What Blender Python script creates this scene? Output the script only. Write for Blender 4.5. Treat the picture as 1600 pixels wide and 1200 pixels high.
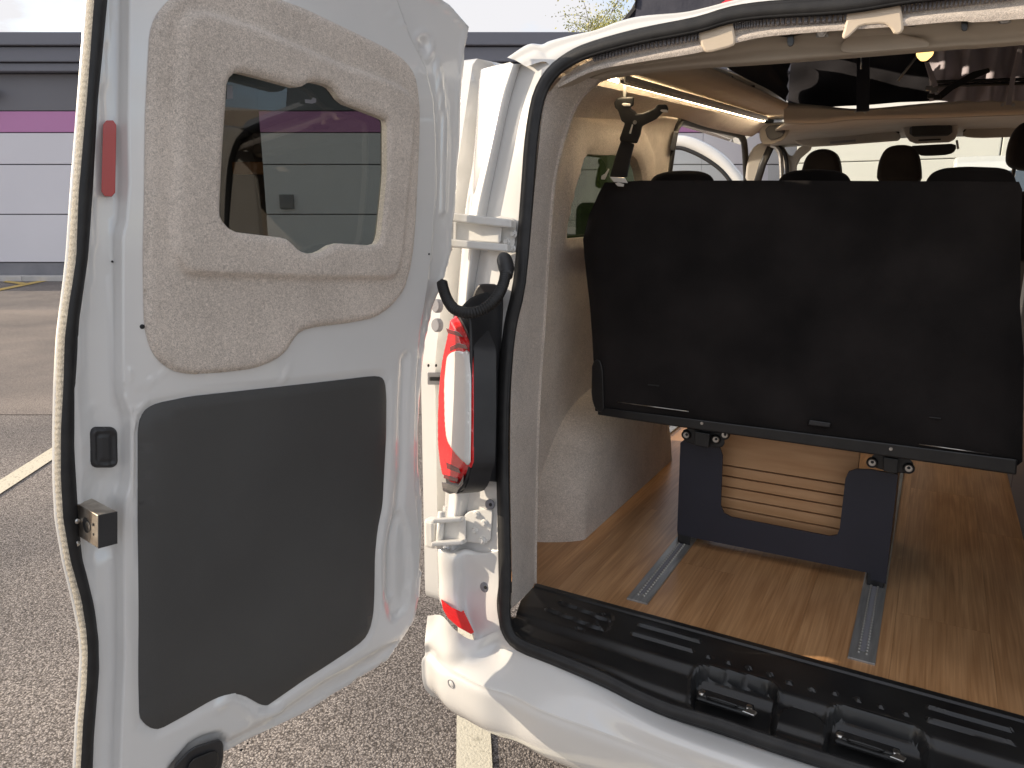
import bpy, bmesh, math, random
import numpy as np
from mathutils import Vector, Matrix
from mathutils.geometry import delaunay_2d_cdt
random.seed(7)
for o in list(bpy.data.objects): bpy.data.objects.remove(o)
scene = bpy.context.scene
COL = scene.collection

# ------------------------------------------------------------------ camera
FPX = 1152.0
PITCH = math.atan(265/1152.0); YAW = math.atan(672/1182.0)
CAM = np.array([0, 0, 1.47])
FW = np.array([-math.sin(YAW)*math.cos(PITCH), math.cos(YAW)*math.cos(PITCH), -math.sin(PITCH)])
RT = np.array([math.cos(YAW), math.sin(YAW), 0.0]); UP = np.cross(RT, FW)
cd = bpy.data.cameras.new('camera'); cam = bpy.data.objects.new('camera', cd); COL.objects.link(cam)
cd.sensor_width = 36; cd.lens = FPX/1600*36; cd.clip_start = 0.02; cd.clip_end = 600
cam.matrix_world = Matrix(((RT[0], UP[0], -FW[0], CAM[0]), (RT[1], UP[1], -FW[1], CAM[1]), (RT[2], UP[2], -FW[2], CAM[2]), (0, 0, 0, 1)))
scene.camera = cam

# ------------------------------------------------------------------ light
SUN = Vector((-1.0, -0.38, 0.42)).normalized()
w = bpy.data.worlds.new("World"); scene.world = w; w.use_nodes = True
wn = w.node_tree; wn.nodes.clear()
wo = wn.nodes.new('ShaderNodeOutputWorld'); bg = wn.nodes.new('ShaderNodeBackground'); bg.inputs[1].default_value = 0.15
sky = wn.nodes.new('ShaderNodeTexSky'); sky.sky_type = 'NISHITA'; sky.sun_disc = False
sky.sun_elevation = math.asin(SUN.z); sky.sun_rotation = math.atan2(SUN.x, SUN.y); sky.dust_density = 2.0
tc = wn.nodes.new('ShaderNodeTexCoord'); mp = wn.nodes.new('ShaderNodeMapping'); mp.inputs['Scale'].default_value = (1, 1, 3.2)
nz = wn.nodes.new('ShaderNodeTexNoise'); nz.inputs['Scale'].default_value = 2.6; nz.inputs['Detail'].default_value = 9; nz.inputs['Roughness'].default_value = .55
cr = wn.nodes.new('ShaderNodeValToRGB'); cr.color_ramp.elements[0].position = .36; cr.color_ramp.elements[1].position = .52
mx = wn.nodes.new('ShaderNodeMixRGB'); mx.inputs[2].default_value = (2.85, 2.82, 2.90, 1)
wn.links.new(tc.outputs['Generated'], mp.inputs[0]); wn.links.new(mp.outputs[0], nz.inputs['Vector'])
wn.links.new(nz.outputs['Fac'], cr.inputs[0]); wn.links.new(cr.outputs[0], mx.inputs[0])
wn.links.new(sky.outputs[0], mx.inputs[1]); wn.links.new(mx.outputs[0], bg.inputs[0]); wn.links.new(bg.outputs[0], wo.inputs[0])
sl = bpy.data.lights.new('sun', 'SUN'); sl.energy = 2.7; sl.angle = math.radians(.6); sl.color = (1, .85, .66)
so = bpy.data.objects.new('sun', sl); COL.objects.link(so); so.rotation_euler = (-SUN).to_track_quat('-Z', 'Y').to_euler(); so.location = (-8, -3, 8)
scene.view_settings.view_transform = 'Standard'; scene.view_settings.look = 'None'; scene.view_settings.gamma = 1
scene.view_settings.exposure = 1.08; scene.view_settings.use_curve_mapping = False
scene.render.engine = 'CYCLES'

# ------------------------------------------------------------------ measuring helpers: a sight line met with a real plane of the van
def ray(x, y): return FW + RT*(x-800)/FPX - UP*(y-600)/FPX
def meet(x, y, P0, n):
    r = ray(x, y); n = np.array(n, float); return CAM + r*((np.array(P0, float)-CAM)@n)/(r@n)
def onY(x, y, Y): return meet(x, y, (0, Y, 0), (0, 1, 0))
def onX(x, y, X): return meet(x, y, (X, 0, 0), (1, 0, 0))
def onZ(x, y, Z): return meet(x, y, (0, 0, Z), (0, 0, 1))
def YR(z): return 1.245+.155*(z-.55)
RN = np.array([0, 1, -.155]); RN = RN/np.linalg.norm(RN)
def onR(x, y, d=0.0): return meet(x, y, np.array([0, 1.245, .55])-RN*d, RN)   # rear plane of the van, d metres proud of it

# ------------------------------------------------------------------ materials
MATS = {}
def mat(name, col, rough=.5, metal=0, coat=0, spec=.5, emit=None, estr=0, trans=0):
    m = bpy.data.materials.new(name); m.use_nodes = True; p = m.node_tree.nodes['Principled BSDF']
    p.inputs['Base Color'].default_value = (*col, 1); p.inputs['Roughness'].default_value = rough; p.inputs['Metallic'].default_value = metal
    p.inputs['Coat Weight'].default_value = coat; p.inputs['Coat Roughness'].default_value = .04; p.inputs['Specular IOR Level'].default_value = spec
    p.inputs['Transmission Weight'].default_value = trans
    if emit: p.inputs['Emission Color'].default_value = (*emit, 1); p.inputs['Emission Strength'].default_value = estr
    MATS[name] = m; return m
def N(m, t, **k):
    n = m.node_tree.nodes.new(t)
    for a, v in k.items():
        if a in n.inputs: n.inputs[a].default_value = v
        else: setattr(n, a, v)
    return n
def L(m, a, b): m.node_tree.links.new(a, b)
def P(m): return m.node_tree.nodes['Principled BSDF']
def noisy(m, c1, c2, scale, detail=6, bump=0, bscale=None, lo=.3, hi=.7, rough=None, stretch=None, dist=.002):
    co = N(m, 'ShaderNodeTexCoord'); src = co.outputs['Object']
    if stretch:
        mpn = N(m, 'ShaderNodeMapping'); mpn.inputs['Scale'].default_value = stretch; L(m, src, mpn.inputs[0]); src = mpn.outputs[0]
    n = N(m, 'ShaderNodeTexNoise', Scale=scale, Detail=detail); L(m, src, n.inputs['Vector'])
    r = N(m, 'ShaderNodeValToRGB'); r.color_ramp.elements[0].position = lo; r.color_ramp.elements[1].position = hi
    r.color_ramp.elements[0].color = (*c1, 1); r.color_ramp.elements[1].color = (*c2, 1)
    L(m, n.outputs['Fac'], r.inputs[0]); L(m, r.outputs[0], P(m).inputs['Base Color'])
    if bump:
        b = N(m, 'ShaderNodeTexNoise', Scale=bscale or scale, Detail=4); L(m, src, b.inputs['Vector'])
        bp = N(m, 'ShaderNodeBump', Strength=bump, Distance=dist); L(m, b.outputs['Fac'], bp.inputs['Height']); L(m, bp.outputs[0], P(m).inputs['Normal'])
    return r
white = mat('white_paint', (.74, .74, .72), .16, coat=1)
noisy(white, (.68, .675, .66), (.72, .715, .70), 5, 3, bump=.05, bscale=9, dist=.004)
whited = mat('white_hinge_paint', (.70, .69, .66), .38, coat=.2)
noisy(whited, (.60, .59, .56), (.70, .69, .66), 25, 5, bump=.04, bscale=60, lo=.28, hi=.45)
def felt_mat(name, a, b, c):
    m = mat(name, a, .95, spec=.12)
    co = N(m, 'ShaderNodeTexCoord')
    n1 = N(m, 'ShaderNodeTexNoise', Scale=270, Detail=7, Distortion=2.0); n2 = N(m, 'ShaderNodeTexNoise', Scale=900, Detail=3, Distortion=3); n3 = N(m, 'ShaderNodeTexNoise', Scale=9, Detail=3)
    for n in (n1, n2, n3): L(m, co.outputs['Object'], n.inputs['Vector'])
    ad = N(m, 'ShaderNodeMath', operation='ADD'); L(m, n1.outputs['Fac'], ad.inputs[0]); L(m, n2.outputs['Fac'], ad.inputs[1])
    m3 = N(m, 'ShaderNodeMath', operation='MULTIPLY_ADD'); m3.inputs[1].default_value = .25; L(m, n3.outputs['Fac'], m3.inputs[0]); L(m, ad.outputs[0], m3.inputs[2])
    r = N(m, 'ShaderNodeValToRGB'); e = r.color_ramp.elements; e[0].position = .0; e[0].color = (*b, 1); e[1].position = 1; e[1].color = (*c, 1)
    mr = N(m, 'ShaderNodeMapRange'); mr.inputs['From Min'].default_value = .94; mr.inputs['From Max'].default_value = 1.30; L(m, m3.outputs[0], mr.inputs[0])
    L(m, mr.outputs[0], r.inputs[0]); L(m, r.outputs[0], P(m).inputs['Base Color'])
    bp = N(m, 'ShaderNodeBump', Strength=.55, Distance=.0016); L(m, ad.outputs[0], bp.inputs['Height']); L(m, bp.outputs[0], P(m).inputs['Normal'])
    P(m).inputs['Sheen Weight'].default_value = .25
    return m
felt = felt_mat('grey_felt', (.35, .33, .32), (.40, .35, .305), (.86, .765, .675))
char = mat('charcoal_board', (.055, .053, .051), .5, spec=.35)
noisy(char, (.056, .055, .054), (.074, .073, .071), 3, 4, bump=.35, bscale=480, dist=.0012)
rub = mat('black_rubber', (.018, .018, .019), .48, spec=.4); noisy(rub, (.013, .013, .014), (.026, .025, .025), 40, 5, bump=.12, bscale=300)
rib_m = mat('sunlit_pale_rubber', (.30, .28, .24), .8); noisy(rib_m, (.22, .2, .17), (.42, .39, .33), 300, 4, bump=.5, bscale=500)  # black rubber coloured cream: strong sunlight put into the base colour
plas = mat('black_plastic', (.022, .022, .024), .42); noisy(plas, (.018, .018, .02), (.03, .03, .032), 14, 4, bump=.18, bscale=900, dist=.0008)
gloss = mat('black_sill_paint', (.010, .010, .011), .36, coat=.15); noisy(gloss, (.008, .008, .009), (.02, .02, .02), 10, 6, bump=.1, bscale=700, dist=.0006)
fab = mat('black_upholstery', (.016, .014, .014), .93, spec=.12); noisy(fab, (.010, .009, .009), (.026, .0225, .022), 5, 9, bump=.6, bscale=1100, dist=.0012); P(fab).inputs['Sheen Weight'].default_value = .12; P(fab).inputs['Sheen Roughness'].default_value = .4
steel = mat('black_steel', (.014, .014, .015), .35, spec=.5); noisy(steel, (.012, .012, .013), (.02, .02, .02), 30, 3, bump=.1, bscale=400)
navy = mat('navy_coated_plate', (.021, .022, .034), .48); noisy(navy, (.019, .02, .031), (.025, .026, .04), 5, 3, bump=.06, bscale=500)
navyf = mat('navy_canvas', (.03, .032, .05), .85); noisy(navyf, (.022, .024, .04), (.04, .042, .06), 6, 4, bump=.4, bscale=16, dist=.02)
navyi = mat('dark_tent_canvas', (.018, .017, .022), .9); noisy(navyi, (.014, .013, .018), (.022, .02, .026), 4, 2, bump=.3, bscale=5, dist=.015)
chrome = mat('zinc_metal', (.62, .61, .58), .28, metal=1); noisy(chrome, (.45, .44, .42), (.7, .69, .66), 50, 5, bump=.1, bscale=80)
latm = mat('worn_latch_metal', (.42, .38, .33), .42, metal=.85); noisy(latm, (.28, .23, .19), (.55, .5, .43), 45, 7, bump=.15, bscale=160)
alu = mat('aluminium_rail', (.36, .36, .35), .42, metal=.6); noisy(alu, (.32, .32, .31), (.44, .44, .43), 12, 3, stretch=(9, 1, 1), bump=.05)
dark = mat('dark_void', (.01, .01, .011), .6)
lining = mat('grey_headliner', (.26, .245, .225), .85, spec=.2); noisy(lining, (.40, .375, .34), (.45, .42, .385), 12, 5, bump=.15, bscale=500)
boardm = mat('beige_ceiling_board', (.34, .30, .25), .8, spec=.2); noisy(boardm, (.46, .40, .33), (.52, .46, .38), 9, 5, bump=.1, bscale=400)
cream = mat('cream_moulding', (.50, .41, .31), .45); noisy(cream, (.62, .52, .40), (.68, .57, .45), 12, 4, bump=.08, bscale=300)
redr = mat('red_reflector', (.42, .035, .03), .3, coat=.5)
redl = mat('red_lamp_lens', (.75, .012, .016), .1, coat=1)
_b = N(redl, 'ShaderNodeTexCoord'); _w = N(redl, 'ShaderNodeTexWave', Scale=55, bands_direction='Z'); L(redl, _b.outputs['Object'], _w.inputs[0]); _bp = N(redl, 'ShaderNodeBump', Strength=.12, Distance=.001); L(redl, _w.outputs['Fac'], _bp.inputs['Height']); L(redl, _bp.outputs[0], P(redl).inputs['Normal'])
whl = mat('white_lamp_lens', (.8, .78, .74), .1, coat=1)
unitm = mat('grey_unit_board', (.075, .077, .085), .5); noisy(unitm, (.07, .072, .08), (.08, .082, .09), 5, 3)
ledm = mat('led_strip', (1, .9, .6), .4, emit=(1, .78, .5), estr=12)
ambm = mat('amber_lamp', (.9, .6, .15), .4, emit=(1, .62, .2), estr=1.1)
plym = mat('pale_plywood', (.52, .33, .17), .5)
noisy(plym, (.50, .27, .125), (.60, .35, .18), 7, 8, stretch=(1, 1, 9), bump=.05)
leafm = mat('spring_leaves', (.42, .42, .12), .7); barkm = mat('bark', (.16, .12, .09), .9)
noisy(barkm, (.1, .08, .06), (.2, .16, .12), 20, 5, bump=.5); noisy(leafm, (.30, .32, .08), (.5, .46, .15), 3, 3)

def glass(name, tint, refl=.12):
    m = bpy.data.materials.new(name); m.use_nodes = True; nt = m.node_tree; nt.nodes.clear()
    o = nt.nodes.new('ShaderNodeOutputMaterial'); t = nt.nodes.new('ShaderNodeBsdfTransparent'); g = nt.nodes.new('ShaderNodeBsdfGlossy')
    g.inputs['Roughness'].default_value = .01; g.inputs['Color'].default_value = (.9, .9, .9, 1); t.inputs[0].default_value = (*tint, 1)
    f = nt.nodes.new('ShaderNodeMath'); f.operation = 'MULTIPLY'; fr_ = nt.nodes.new('ShaderNodeFresnel'); fr_.inputs[0].default_value = 1.5; ge = nt.nodes.new('ShaderNodeNewGeometry'); iv = nt.nodes.new('ShaderNodeMath'); iv.operation = 'SUBTRACT'; iv.inputs[0].default_value = 1; nt.links.new(ge.outputs['Backfacing'], iv.inputs[1]); nt.links.new(fr_.outputs[0], f.inputs[0]); nt.links.new(iv.outputs[0], f.inputs[1])
    x = nt.nodes.new('ShaderNodeMixShader'); nt.links.new(f.outputs[0], x.inputs[0]); nt.links.new(t.outputs[0], x.inputs[1]); nt.links.new(g.outputs[0], x.inputs[2]); nt.links.new(x.outputs[0], o.inputs[0])
    return m
tint = glass('privacy_glass', (.44, .46, .43)); clear = glass('clear_glass', (.93, .95, .93)); green = glass('green_glass', (.36, .40, .30))

# wood floor
wood = mat('oak_vinyl', (.3, .17, .08), .33, spec=.5)
co = N(wood, 'ShaderNodeTexCoord'); m1 = N(wood, 'ShaderNodeMapping'); m1.inputs['Scale'].default_value = (9, 1.1, 1); oi = N(wood, 'ShaderNodeObjectInfo'); ofs = N(wood, 'ShaderNodeMath', operation='MULTIPLY'); ofs.inputs[1].default_value = 37; L(wood, oi.outputs['Random'], ofs.inputs[0]); cmb = N(wood, 'ShaderNodeVectorMath', operation='ADD'); L(wood, co.outputs['Object'], cmb.inputs[0]); L(wood, ofs.outputs[0], cmb.inputs[1]); L(wood, cmb.outputs[0], m1.inputs[0])
n1 = N(wood, 'ShaderNodeTexNoise', Scale=1.3, Detail=2, Distortion=.4); L(wood, m1.outputs[0], n1.inputs['Vector'])
ml = N(wood, 'ShaderNodeMath', operation='MULTIPLY'); ml.inputs[1].default_value = 22; L(wood, n1.outputs['Fac'], ml.inputs[0])
sn = N(wood, 'ShaderNodeMath', operation='SINE'); L(wood, ml.outputs[0], sn.inputs[0])
m2 = N(wood, 'ShaderNodeMapping'); m2.inputs['Scale'].default_value = (95, 2.2, 1); L(wood, cmb.outputs[0], m2.inputs[0])
n2 = N(wood, 'ShaderNodeTexNoise', Scale=2, Detail=6, Distortion=.6); L(wood, m2.outputs[0], n2.inputs['Vector'])
mm = N(wood, 'ShaderNodeMath', operation='MULTIPLY_ADD'); mm.inputs[1].default_value = .10; L(wood, sn.outputs[0], mm.inputs[0]); L(wood, n2.outputs['Fac'], mm.inputs[2])
rr = N(wood, 'ShaderNodeValToRGB'); e = rr.color_ramp.elements; e[0].position = .25; e[0].color = (.33, .165, .068, 1); e[1].position = .75; e[1].color = (.54, .305, .145, 1)
L(wood, mm.outputs[0], rr.inputs[0])
n3 = N(wood, 'ShaderNodeTexNoise', Scale=3, Detail=3); L(wood, co.outputs['Object'], n3.inputs['Vector'])
bc = N(wood, 'ShaderNodeMixRGB', blend_type='MULTIPLY'); bc.inputs[0].default_value = .5; L(wood, rr.outputs[0], bc.inputs[1]); L(wood, n3.outputs['Fac'], bc.inputs[2])
gm = N(wood, 'ShaderNodeMixRGB', blend_type='ADD'); gm.inputs[0].default_value = .35; L(wood, bc.outputs[0], gm.inputs[1]); L(wood, rr.outputs[0], gm.inputs[2])
hv = N(wood, 'ShaderNodeHueSaturation'); vr = N(wood, 'ShaderNodeMapRange'); vr.inputs['To Min'].default_value = .95; vr.inputs['To Max'].default_value = 1.05; L(wood, oi.outputs['Random'], vr.inputs[0]); L(wood, vr.outputs[0], hv.inputs['Value']); L(wood, gm.outputs[0], hv.inputs['Color']); L(wood, hv.outputs[0], P(wood).inputs['Base Color'])
bpn = N(wood, 'ShaderNodeBump', Strength=.12, Distance=.0008); L(wood, n2.outputs['Fac'], bpn.inputs['Height']); L(wood, bpn.outputs[0], P(wood).inputs['Normal'])

def asphalt(name, c1, c2, c3, scale, bump, dist):
    m = mat(name, c2, .85, spec=.3)
    co = N(m, 'ShaderNodeTexCoord'); v = N(m, 'ShaderNodeTexVoronoi', Scale=scale); L(m, co.outputs['Object'], v.inputs['Vector']); v.inputs['Randomness'].default_value = 1
    v2 = N(m, 'ShaderNodeTexVoronoi', Scale=scale*2.1); L(m, co.outputs['Object'], v2.inputs['Vector'])
    sep = N(m, 'ShaderNodeSeparateColor'); L(m, v.outputs['Color'], sep.inputs[0])
    r = N(m, 'ShaderNodeValToRGB'); e = r.color_ramp.elements; e[0].color = (*c1, 1); e[1].color = (*c3, 1); e[0].position = .1; e[1].position = .95
    k = r.color_ramp.elements.new(.55); k.color = (*c2, 1); L(m, sep.outputs[0], r.inputs[0])
    gap = N(m, 'ShaderNodeValToRGB'); gap.color_ramp.elements[0].position = .25; gap.color_ramp.elements[0].color = (1, 1, 1, 1); gap.color_ramp.elements[1].position = .75; gap.color_ramp.elements[1].color = (.30, .29, .28, 1)
    sc = N(m, 'ShaderNodeMath', operation='MULTIPLY'); sc.inputs[1].default_value = 1.0; L(m, v.outputs['Distance'], sc.inputs[0]); L(m, sc.outputs[0], gap.inputs[0])
    mu = N(m, 'ShaderNodeMixRGB', blend_type='MULTIPLY'); mu.inputs[0].default_value = 1; L(m, r.outputs[0], mu.inputs[1]); L(m, gap.outputs[0], mu.inputs[2])
    big = N(m, 'ShaderNodeTexNoise', Scale=.7, Detail=5); L(m, co.outputs['Object'], big.inputs['Vector'])
    br = N(m, 'ShaderNodeValToRGB'); br.color_ramp.elements[0].position = .3; br.color_ramp.elements[0].color = (.62, .62, .64, 1); br.color_ramp.elements[1].position = .7; br.color_ramp.elements[1].color = (1.1, 1.07, 1.04, 1); L(m, big.outputs['Fac'], br.inputs[0])
    mu2 = N(m, 'ShaderNodeMixRGB', blend_type='MULTIPLY'); mu2.inputs[0].default_value = 1; L(m, mu.outputs[0], mu2.inputs[1]); L(m, br.outputs[0], mu2.inputs[2]); L(m, mu2.outputs[0], P(m).inputs['Base Color'])
    ad = N(m, 'ShaderNodeMath', operation='MULTIPLY_ADD'); ad.inputs[1].default_value = .4; L(m, v2.outputs['Distance'], ad.inputs[0]); L(m, v.outputs['Distance'], ad.inputs[2])
    bp = N(m, 'ShaderNodeBump', Strength=bump, Distance=dist); bp.invert = True; L(m, ad.outputs[0], bp.inputs['Height']); L(m, bp.outputs[0], P(m).inputs['Normal'])
    return m
asph = asphalt('asphalt', (.24, .218, .206), (.38, .345, .325), (.55, .505, .47), 170, .7, .004)
asph2 = asphalt('smoother_asphalt', (.33, .285, .26), (.39, .345, .31), (.46, .41, .37), 190, .4, .003)
paintl = mat('worn_line_paint', (.62, .58, .46), .8); noisy(paintl, (.32, .28, .21), (.66, .60, .47), 90, 8, bump=.6, bscale=130, lo=.33, hi=.42, dist=.003)
paintw = mat('white_line_paint', (.7, .66, .52), .8); noisy(paintw, (.5, .47, .38), (.7, .66, .54), 60, 8, bump=.6, bscale=130, lo=.3, hi=.45, dist=.003)
painty = mat('yellow_line_paint', (.55, .38, .10), .8); noisy(painty, (.3, .24, .14), (.6, .42, .12), 20, 8, lo=.3, hi=.5)
clad = mat('lilac_white_cladding', (.70, .70, .75), .5); noisy(clad, (.70, .69, .74), (.74, .73, .78), .6, 5, bump=.05)
purp = mat('purple_stripe', (.34, .10, .30), .5); noisy(purp, (.50, .22, .44), (.54, .24, .47), .5, 4)
fasc = mat('slate_fascia', (.085, .09, .125), .5); fasc2 = mat('darker_slate_cladding', (.065, .068, .085), .5); noisy(fasc, (.16, .165, .195), (.175, .18, .215), .5, 4); noisy(fasc2, (.15, .15, .17), (.165, .165, .185), .5, 4)
plin = mat('grey_plinth', (.22, .22, .24), .8); noisy(plin, (.19, .19, .21), (.25, .25, .27), 2, 6)
kerbm = mat('pale_kerb', (.5, .48, .47), .85); noisy(kerbm, (.42, .41, .40), (.55, .53, .52), 3, 7, bump=.3)
wclad = mat('white_cladding', (.78, .77, .72), .5); noisy(wclad, (.75, .74, .69), (.80, .79, .74), .8, 4)

# ------------------------------------------------------------------ object helpers
def new(name, me, m, parent=None, label=None, cat=None, group=None, kind=None, smooth=True):
    o = bpy.data.objects.new(name, me); COL.objects.link(o)
    if m is not None and not me.materials: me.materials.append(m)
    if parent is not None:
        o.parent = parent
        o.matrix_parent_inverse = parent.matrix_world.inverted() if parent.type != 'EMPTY' else Matrix.Translation(-parent.location)
    if label: o['label'] = label
    if cat: o['category'] = cat
    if group: o['group'] = group
    if kind: o['kind'] = kind
    if smooth:
        for p in me.polygons: p.use_smooth = True
    return o
def thing(name, loc, label, cat, group=None):
    o = bpy.data.objects.new(name, None); COL.objects.link(o); o.location = loc; o.empty_display_size = .1
    o['label'] = label; o['category'] = cat
    if group: o['group'] = group
    return o
def bev(o, wd=.003, seg=2, ang=35):
    b = o.modifiers.new('bevel', 'BEVEL'); b.width = wd; b.segments = seg; b.limit_method = 'ANGLE'; b.angle_limit = math.radians(ang); b.harden_normals = False
    return o
def auto(o, ang=40):
    me = o.data; bm = bmesh.new(); bm.from_mesh(me)
    for e in bm.edges:
        e.smooth = not (len(e.link_faces) == 2 and e.calc_face_angle(0) > math.radians(ang))
    bm.to_mesh(me); bm.free(); return o
def pydata(name, V, F):
    me = bpy.data.meshes.new(name); me.from_pydata([tuple(map(float, v)) for v in V], [], F); me.update(); return me
def box(name, c, s, m, parent=None, b=.003, R=None, **k):
    V = []
    for x in (-1, 1):
        for y in (-1, 1):
            for z in (-1, 1):
                v = np.array([x*s[0]/2, y*s[1]/2, z*s[2]/2])
                if R is not None: v = R@v
                V.append(v+np.array(c))
    F = [(0, 1, 3, 2), (4, 6, 7, 5), (0, 4, 5, 1), (2, 3, 7, 6), (0, 2, 6, 4), (1, 5, 7, 3)]
    o = new(name, pydata(name, V, F), m, parent, smooth=False, **k)
    if b: bev(o, b)
    return o
def hexa(name, front, back, m, parent=None, b=.003, **k):      # two matching polygons joined into a solid
    n = len(front); V = list(front)+list(back)
    F = [tuple(range(n)), tuple(range(2*n-1, n-1, -1))]+[(i, i+n, (i+1) % n+n, (i+1) % n) for i in range(n)]
    me = pydata(name, V, F); bm = bmesh.new(); bm.from_mesh(me); bmesh.ops.recalc_face_normals(bm, faces=bm.faces); bm.to_mesh(me); bm.free()
    o = new(name, me, m, parent, smooth=False, **k)
    if b: bev(o, b)
    return o
def cr1(pts, n):
    """Catmull-Rom through pts (k,3), n samples per span"""
    p = np.array(pts, float); q = np.vstack([2*p[0]-p[1], p, 2*p[-1]-p[-2]]); out = []
    for i in range(1, len(q)-2):
        for j in range(n):
            t = j/n; out.append(.5*((2*q[i])+(-q[i-1]+q[i+1])*t+(2*q[i-1]-5*q[i]+4*q[i+1]-q[i+2])*t*t+(-q[i-1]+3*q[i]-3*q[i+1]+q[i+2])*t**3))
    out.append(p[-1]); return np.array(out)
def surf(name, rows, m, parent=None, nu=6, nv=6, solid=0, closed=False, **k):
    """smooth surface through a grid of control points"""
    A = np.array([cr1(r, nu) for r in rows]); B = np.array([cr1(A[:, j], nv) for j in range(A.shape[1])])  # (cols, rows, 3)
    a, b = B.shape[:2]; V = B.reshape(-1, 3); F = [(i*b+j, (i+1)*b+j, (i+1)*b+j+1, i*b+j+1) for i in range(a-1) for j in range(b-1)]
    o = new(name, pydata(name, V, F), m, parent, **k)
    if solid: s = o.modifiers.new('solid', 'SOLIDIFY'); s.thickness = solid; s.offset = 0
    return o
def tube(name, pts, r, m, parent=None, seg=10, caps=True, n=1, flat=None, up=(0, 0, 1), closed=False, me_only=False, **k):
    """flat=(a,b): elliptical half-sizes along side and 'up'"""
    p = cr1(pts, n) if n > 1 else np.array(pts, float)
    if closed: p = p[:-1] if np.allclose(p[0], p[-1]) else p
    rr = np.full(len(p), r) if np.isscalar(r) else np.interp(np.linspace(0, 1, len(p)), np.linspace(0, 1, len(r)), r)
    V = []; K = len(p)
    for i in range(K):
        a = p[(i-1) % K] if closed else p[max(i-1, 0)]; c = p[(i+1) % K] if closed else p[min(i+1, K-1)]
        t = c-a; t = t/np.linalg.norm(t); u = np.array(up, float)
        s = np.cross(t, u)
        if np.linalg.norm(s) < .05: s = np.cross(t, (1, 0, 0))
        s = s/np.linalg.norm(s); u = np.cross(s, t)
        for j in range(seg):
            g = 2*math.pi*j/seg; ca, sa = math.cos(g), math.sin(g)
            if flat: V.append(p[i]+s*ca*flat[0]+u*sa*flat[1])
            else: V.append(p[i]+(s*ca+u*sa)*rr[i])
    F = [(i*seg+j, ((i+1) % K)*seg+j, ((i+1) % K)*seg+(j+1) % seg, i*seg+(j+1) % seg) for i in range(K if closed else K-1) for j in range(seg)]
    if caps and not closed: F += [tuple(range(seg)), tuple(range((K-1)*seg, K*seg))[::-1]]
    me = pydata(name, V, F); bm = bmesh.new(); bm.from_mesh(me); bmesh.ops.recalc_face_normals(bm, faces=bm.faces); bm.to_mesh(me); bm.free()
    if me_only: return me
    return new(name, me, m, parent, **k)
def disc(name, c, nrm, r, h, m, parent=None, seg=18, dome=0, **k):
    """short cylinder/bolt with a bevelled or domed face"""
    nrm = np.array(nrm, float); nrm /= np.linalg.norm(nrm); a = np.cross(nrm, (0, 0, 1)) if abs(nrm[2]) < .9 else np.cross(nrm, (1, 0, 0)); a /= np.linalg.norm(a); b = np.cross(nrm, a)
    prof = [(r, 0), (r, h*.7), (r*.86, h)] + ([(r*.5, h+dome)] if dome else [])
    V = []
    for (q, z) in prof:
        for j in range(seg):
            g = 2*math.pi*j/seg; V.append(np.array(c)+nrm*z+(a*math.cos(g)+b*math.sin(g))*q)
    F = [(i*seg+j, i*seg+(j+1) % seg, (i+1)*seg+(j+1) % seg, (i+1)*seg+j) for i in range(len(prof)-1) for j in range(seg)]+[tuple(range((len(prof)-1)*seg, len(prof)*seg))]
    o = new(name, pydata(name, V, F), m, parent, **k); auto(o, 50); return o
class Frame:
    def __init__(s, O, u, v, n): s.O, s.u, s.v, s.n = [np.array(a, float) for a in (O, u, v, n)]
    def pt(s, u, v, h=0): return s.O+s.u*u+s.v*v+s.n*h
    def px(s, x, y, h=0):
        p = meet(x, y, s.O+s.n*h, s.n)-s.O; return np.array([p@s.u, p@s.v])
    def P(s, x, y, h=0): return s.pt(*s.px(x, y, h), h)
def dens(poly, sp, closed=True):
    poly = [np.array(q, float) for q in poly]; out = []; K = len(poly)
    for i in range(K if closed else K-1):
        a, b = poly[i], poly[(i+1) % K]; k = max(1, int(np.linalg.norm(b-a)/sp)); out += [a+(b-a)*j/k for j in range(k)]
    if not closed: out.append(poly[-1])
    return np.array(out)
def rnd(poly, it=2):
    """Chaikin corner rounding of a closed polygon"""
    p = np.array(poly, float); rm = 7.0 if np.abs(p).max() > 20 else .018
    for k in range(it):
        q = np.roll(p, -1, axis=0); l = np.linalg.norm(q-p, axis=1)[:, None]+1e-12; f = np.minimum(.25, rm/(1+k*1.6)/l)
        p = np.stack([p*(1-f)+q*f, p*f+q*(1-f)], 1).reshape(-1, p.shape[1])
    return p
def inside(pts, poly):
    x, y = pts[:, 0], pts[:, 1]; r = np.zeros(len(pts), bool); n = len(poly)
    for i in range(n):
        x1, y1 = poly[i]; x2, y2 = poly[(i+1) % n]
        if y1 == y2: continue
        c = ((y1 > y) != (y2 > y)) & (x < (x2-x1)*(y-y1)/(y2-y1)+x1); r ^= c
    return r
def sdist(pts, poly, closed=True):
    """signed distance, positive inside (unsigned for open lines)"""
    d = np.full(len(pts), 1e9); n = len(poly); P0 = np.array(poly)
    for i in range(n if closed else n-1):
        a, b = P0[i], P0[(i+1) % n]; ab = b-a; l = ab@ab
        if l < 1e-12: continue
        t = np.clip(((pts-a)@ab)/l, 0, 1); d = np.minimum(d, np.hypot(*(pts-a-t[:, None]*ab).T))
    if closed: d = np.where(inside(pts, P0), d, -d)
    return d
def sm(x, a, b): t = np.clip((x-a)/(b-a), 0, 1); return t*t*(3-2*t)
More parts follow.
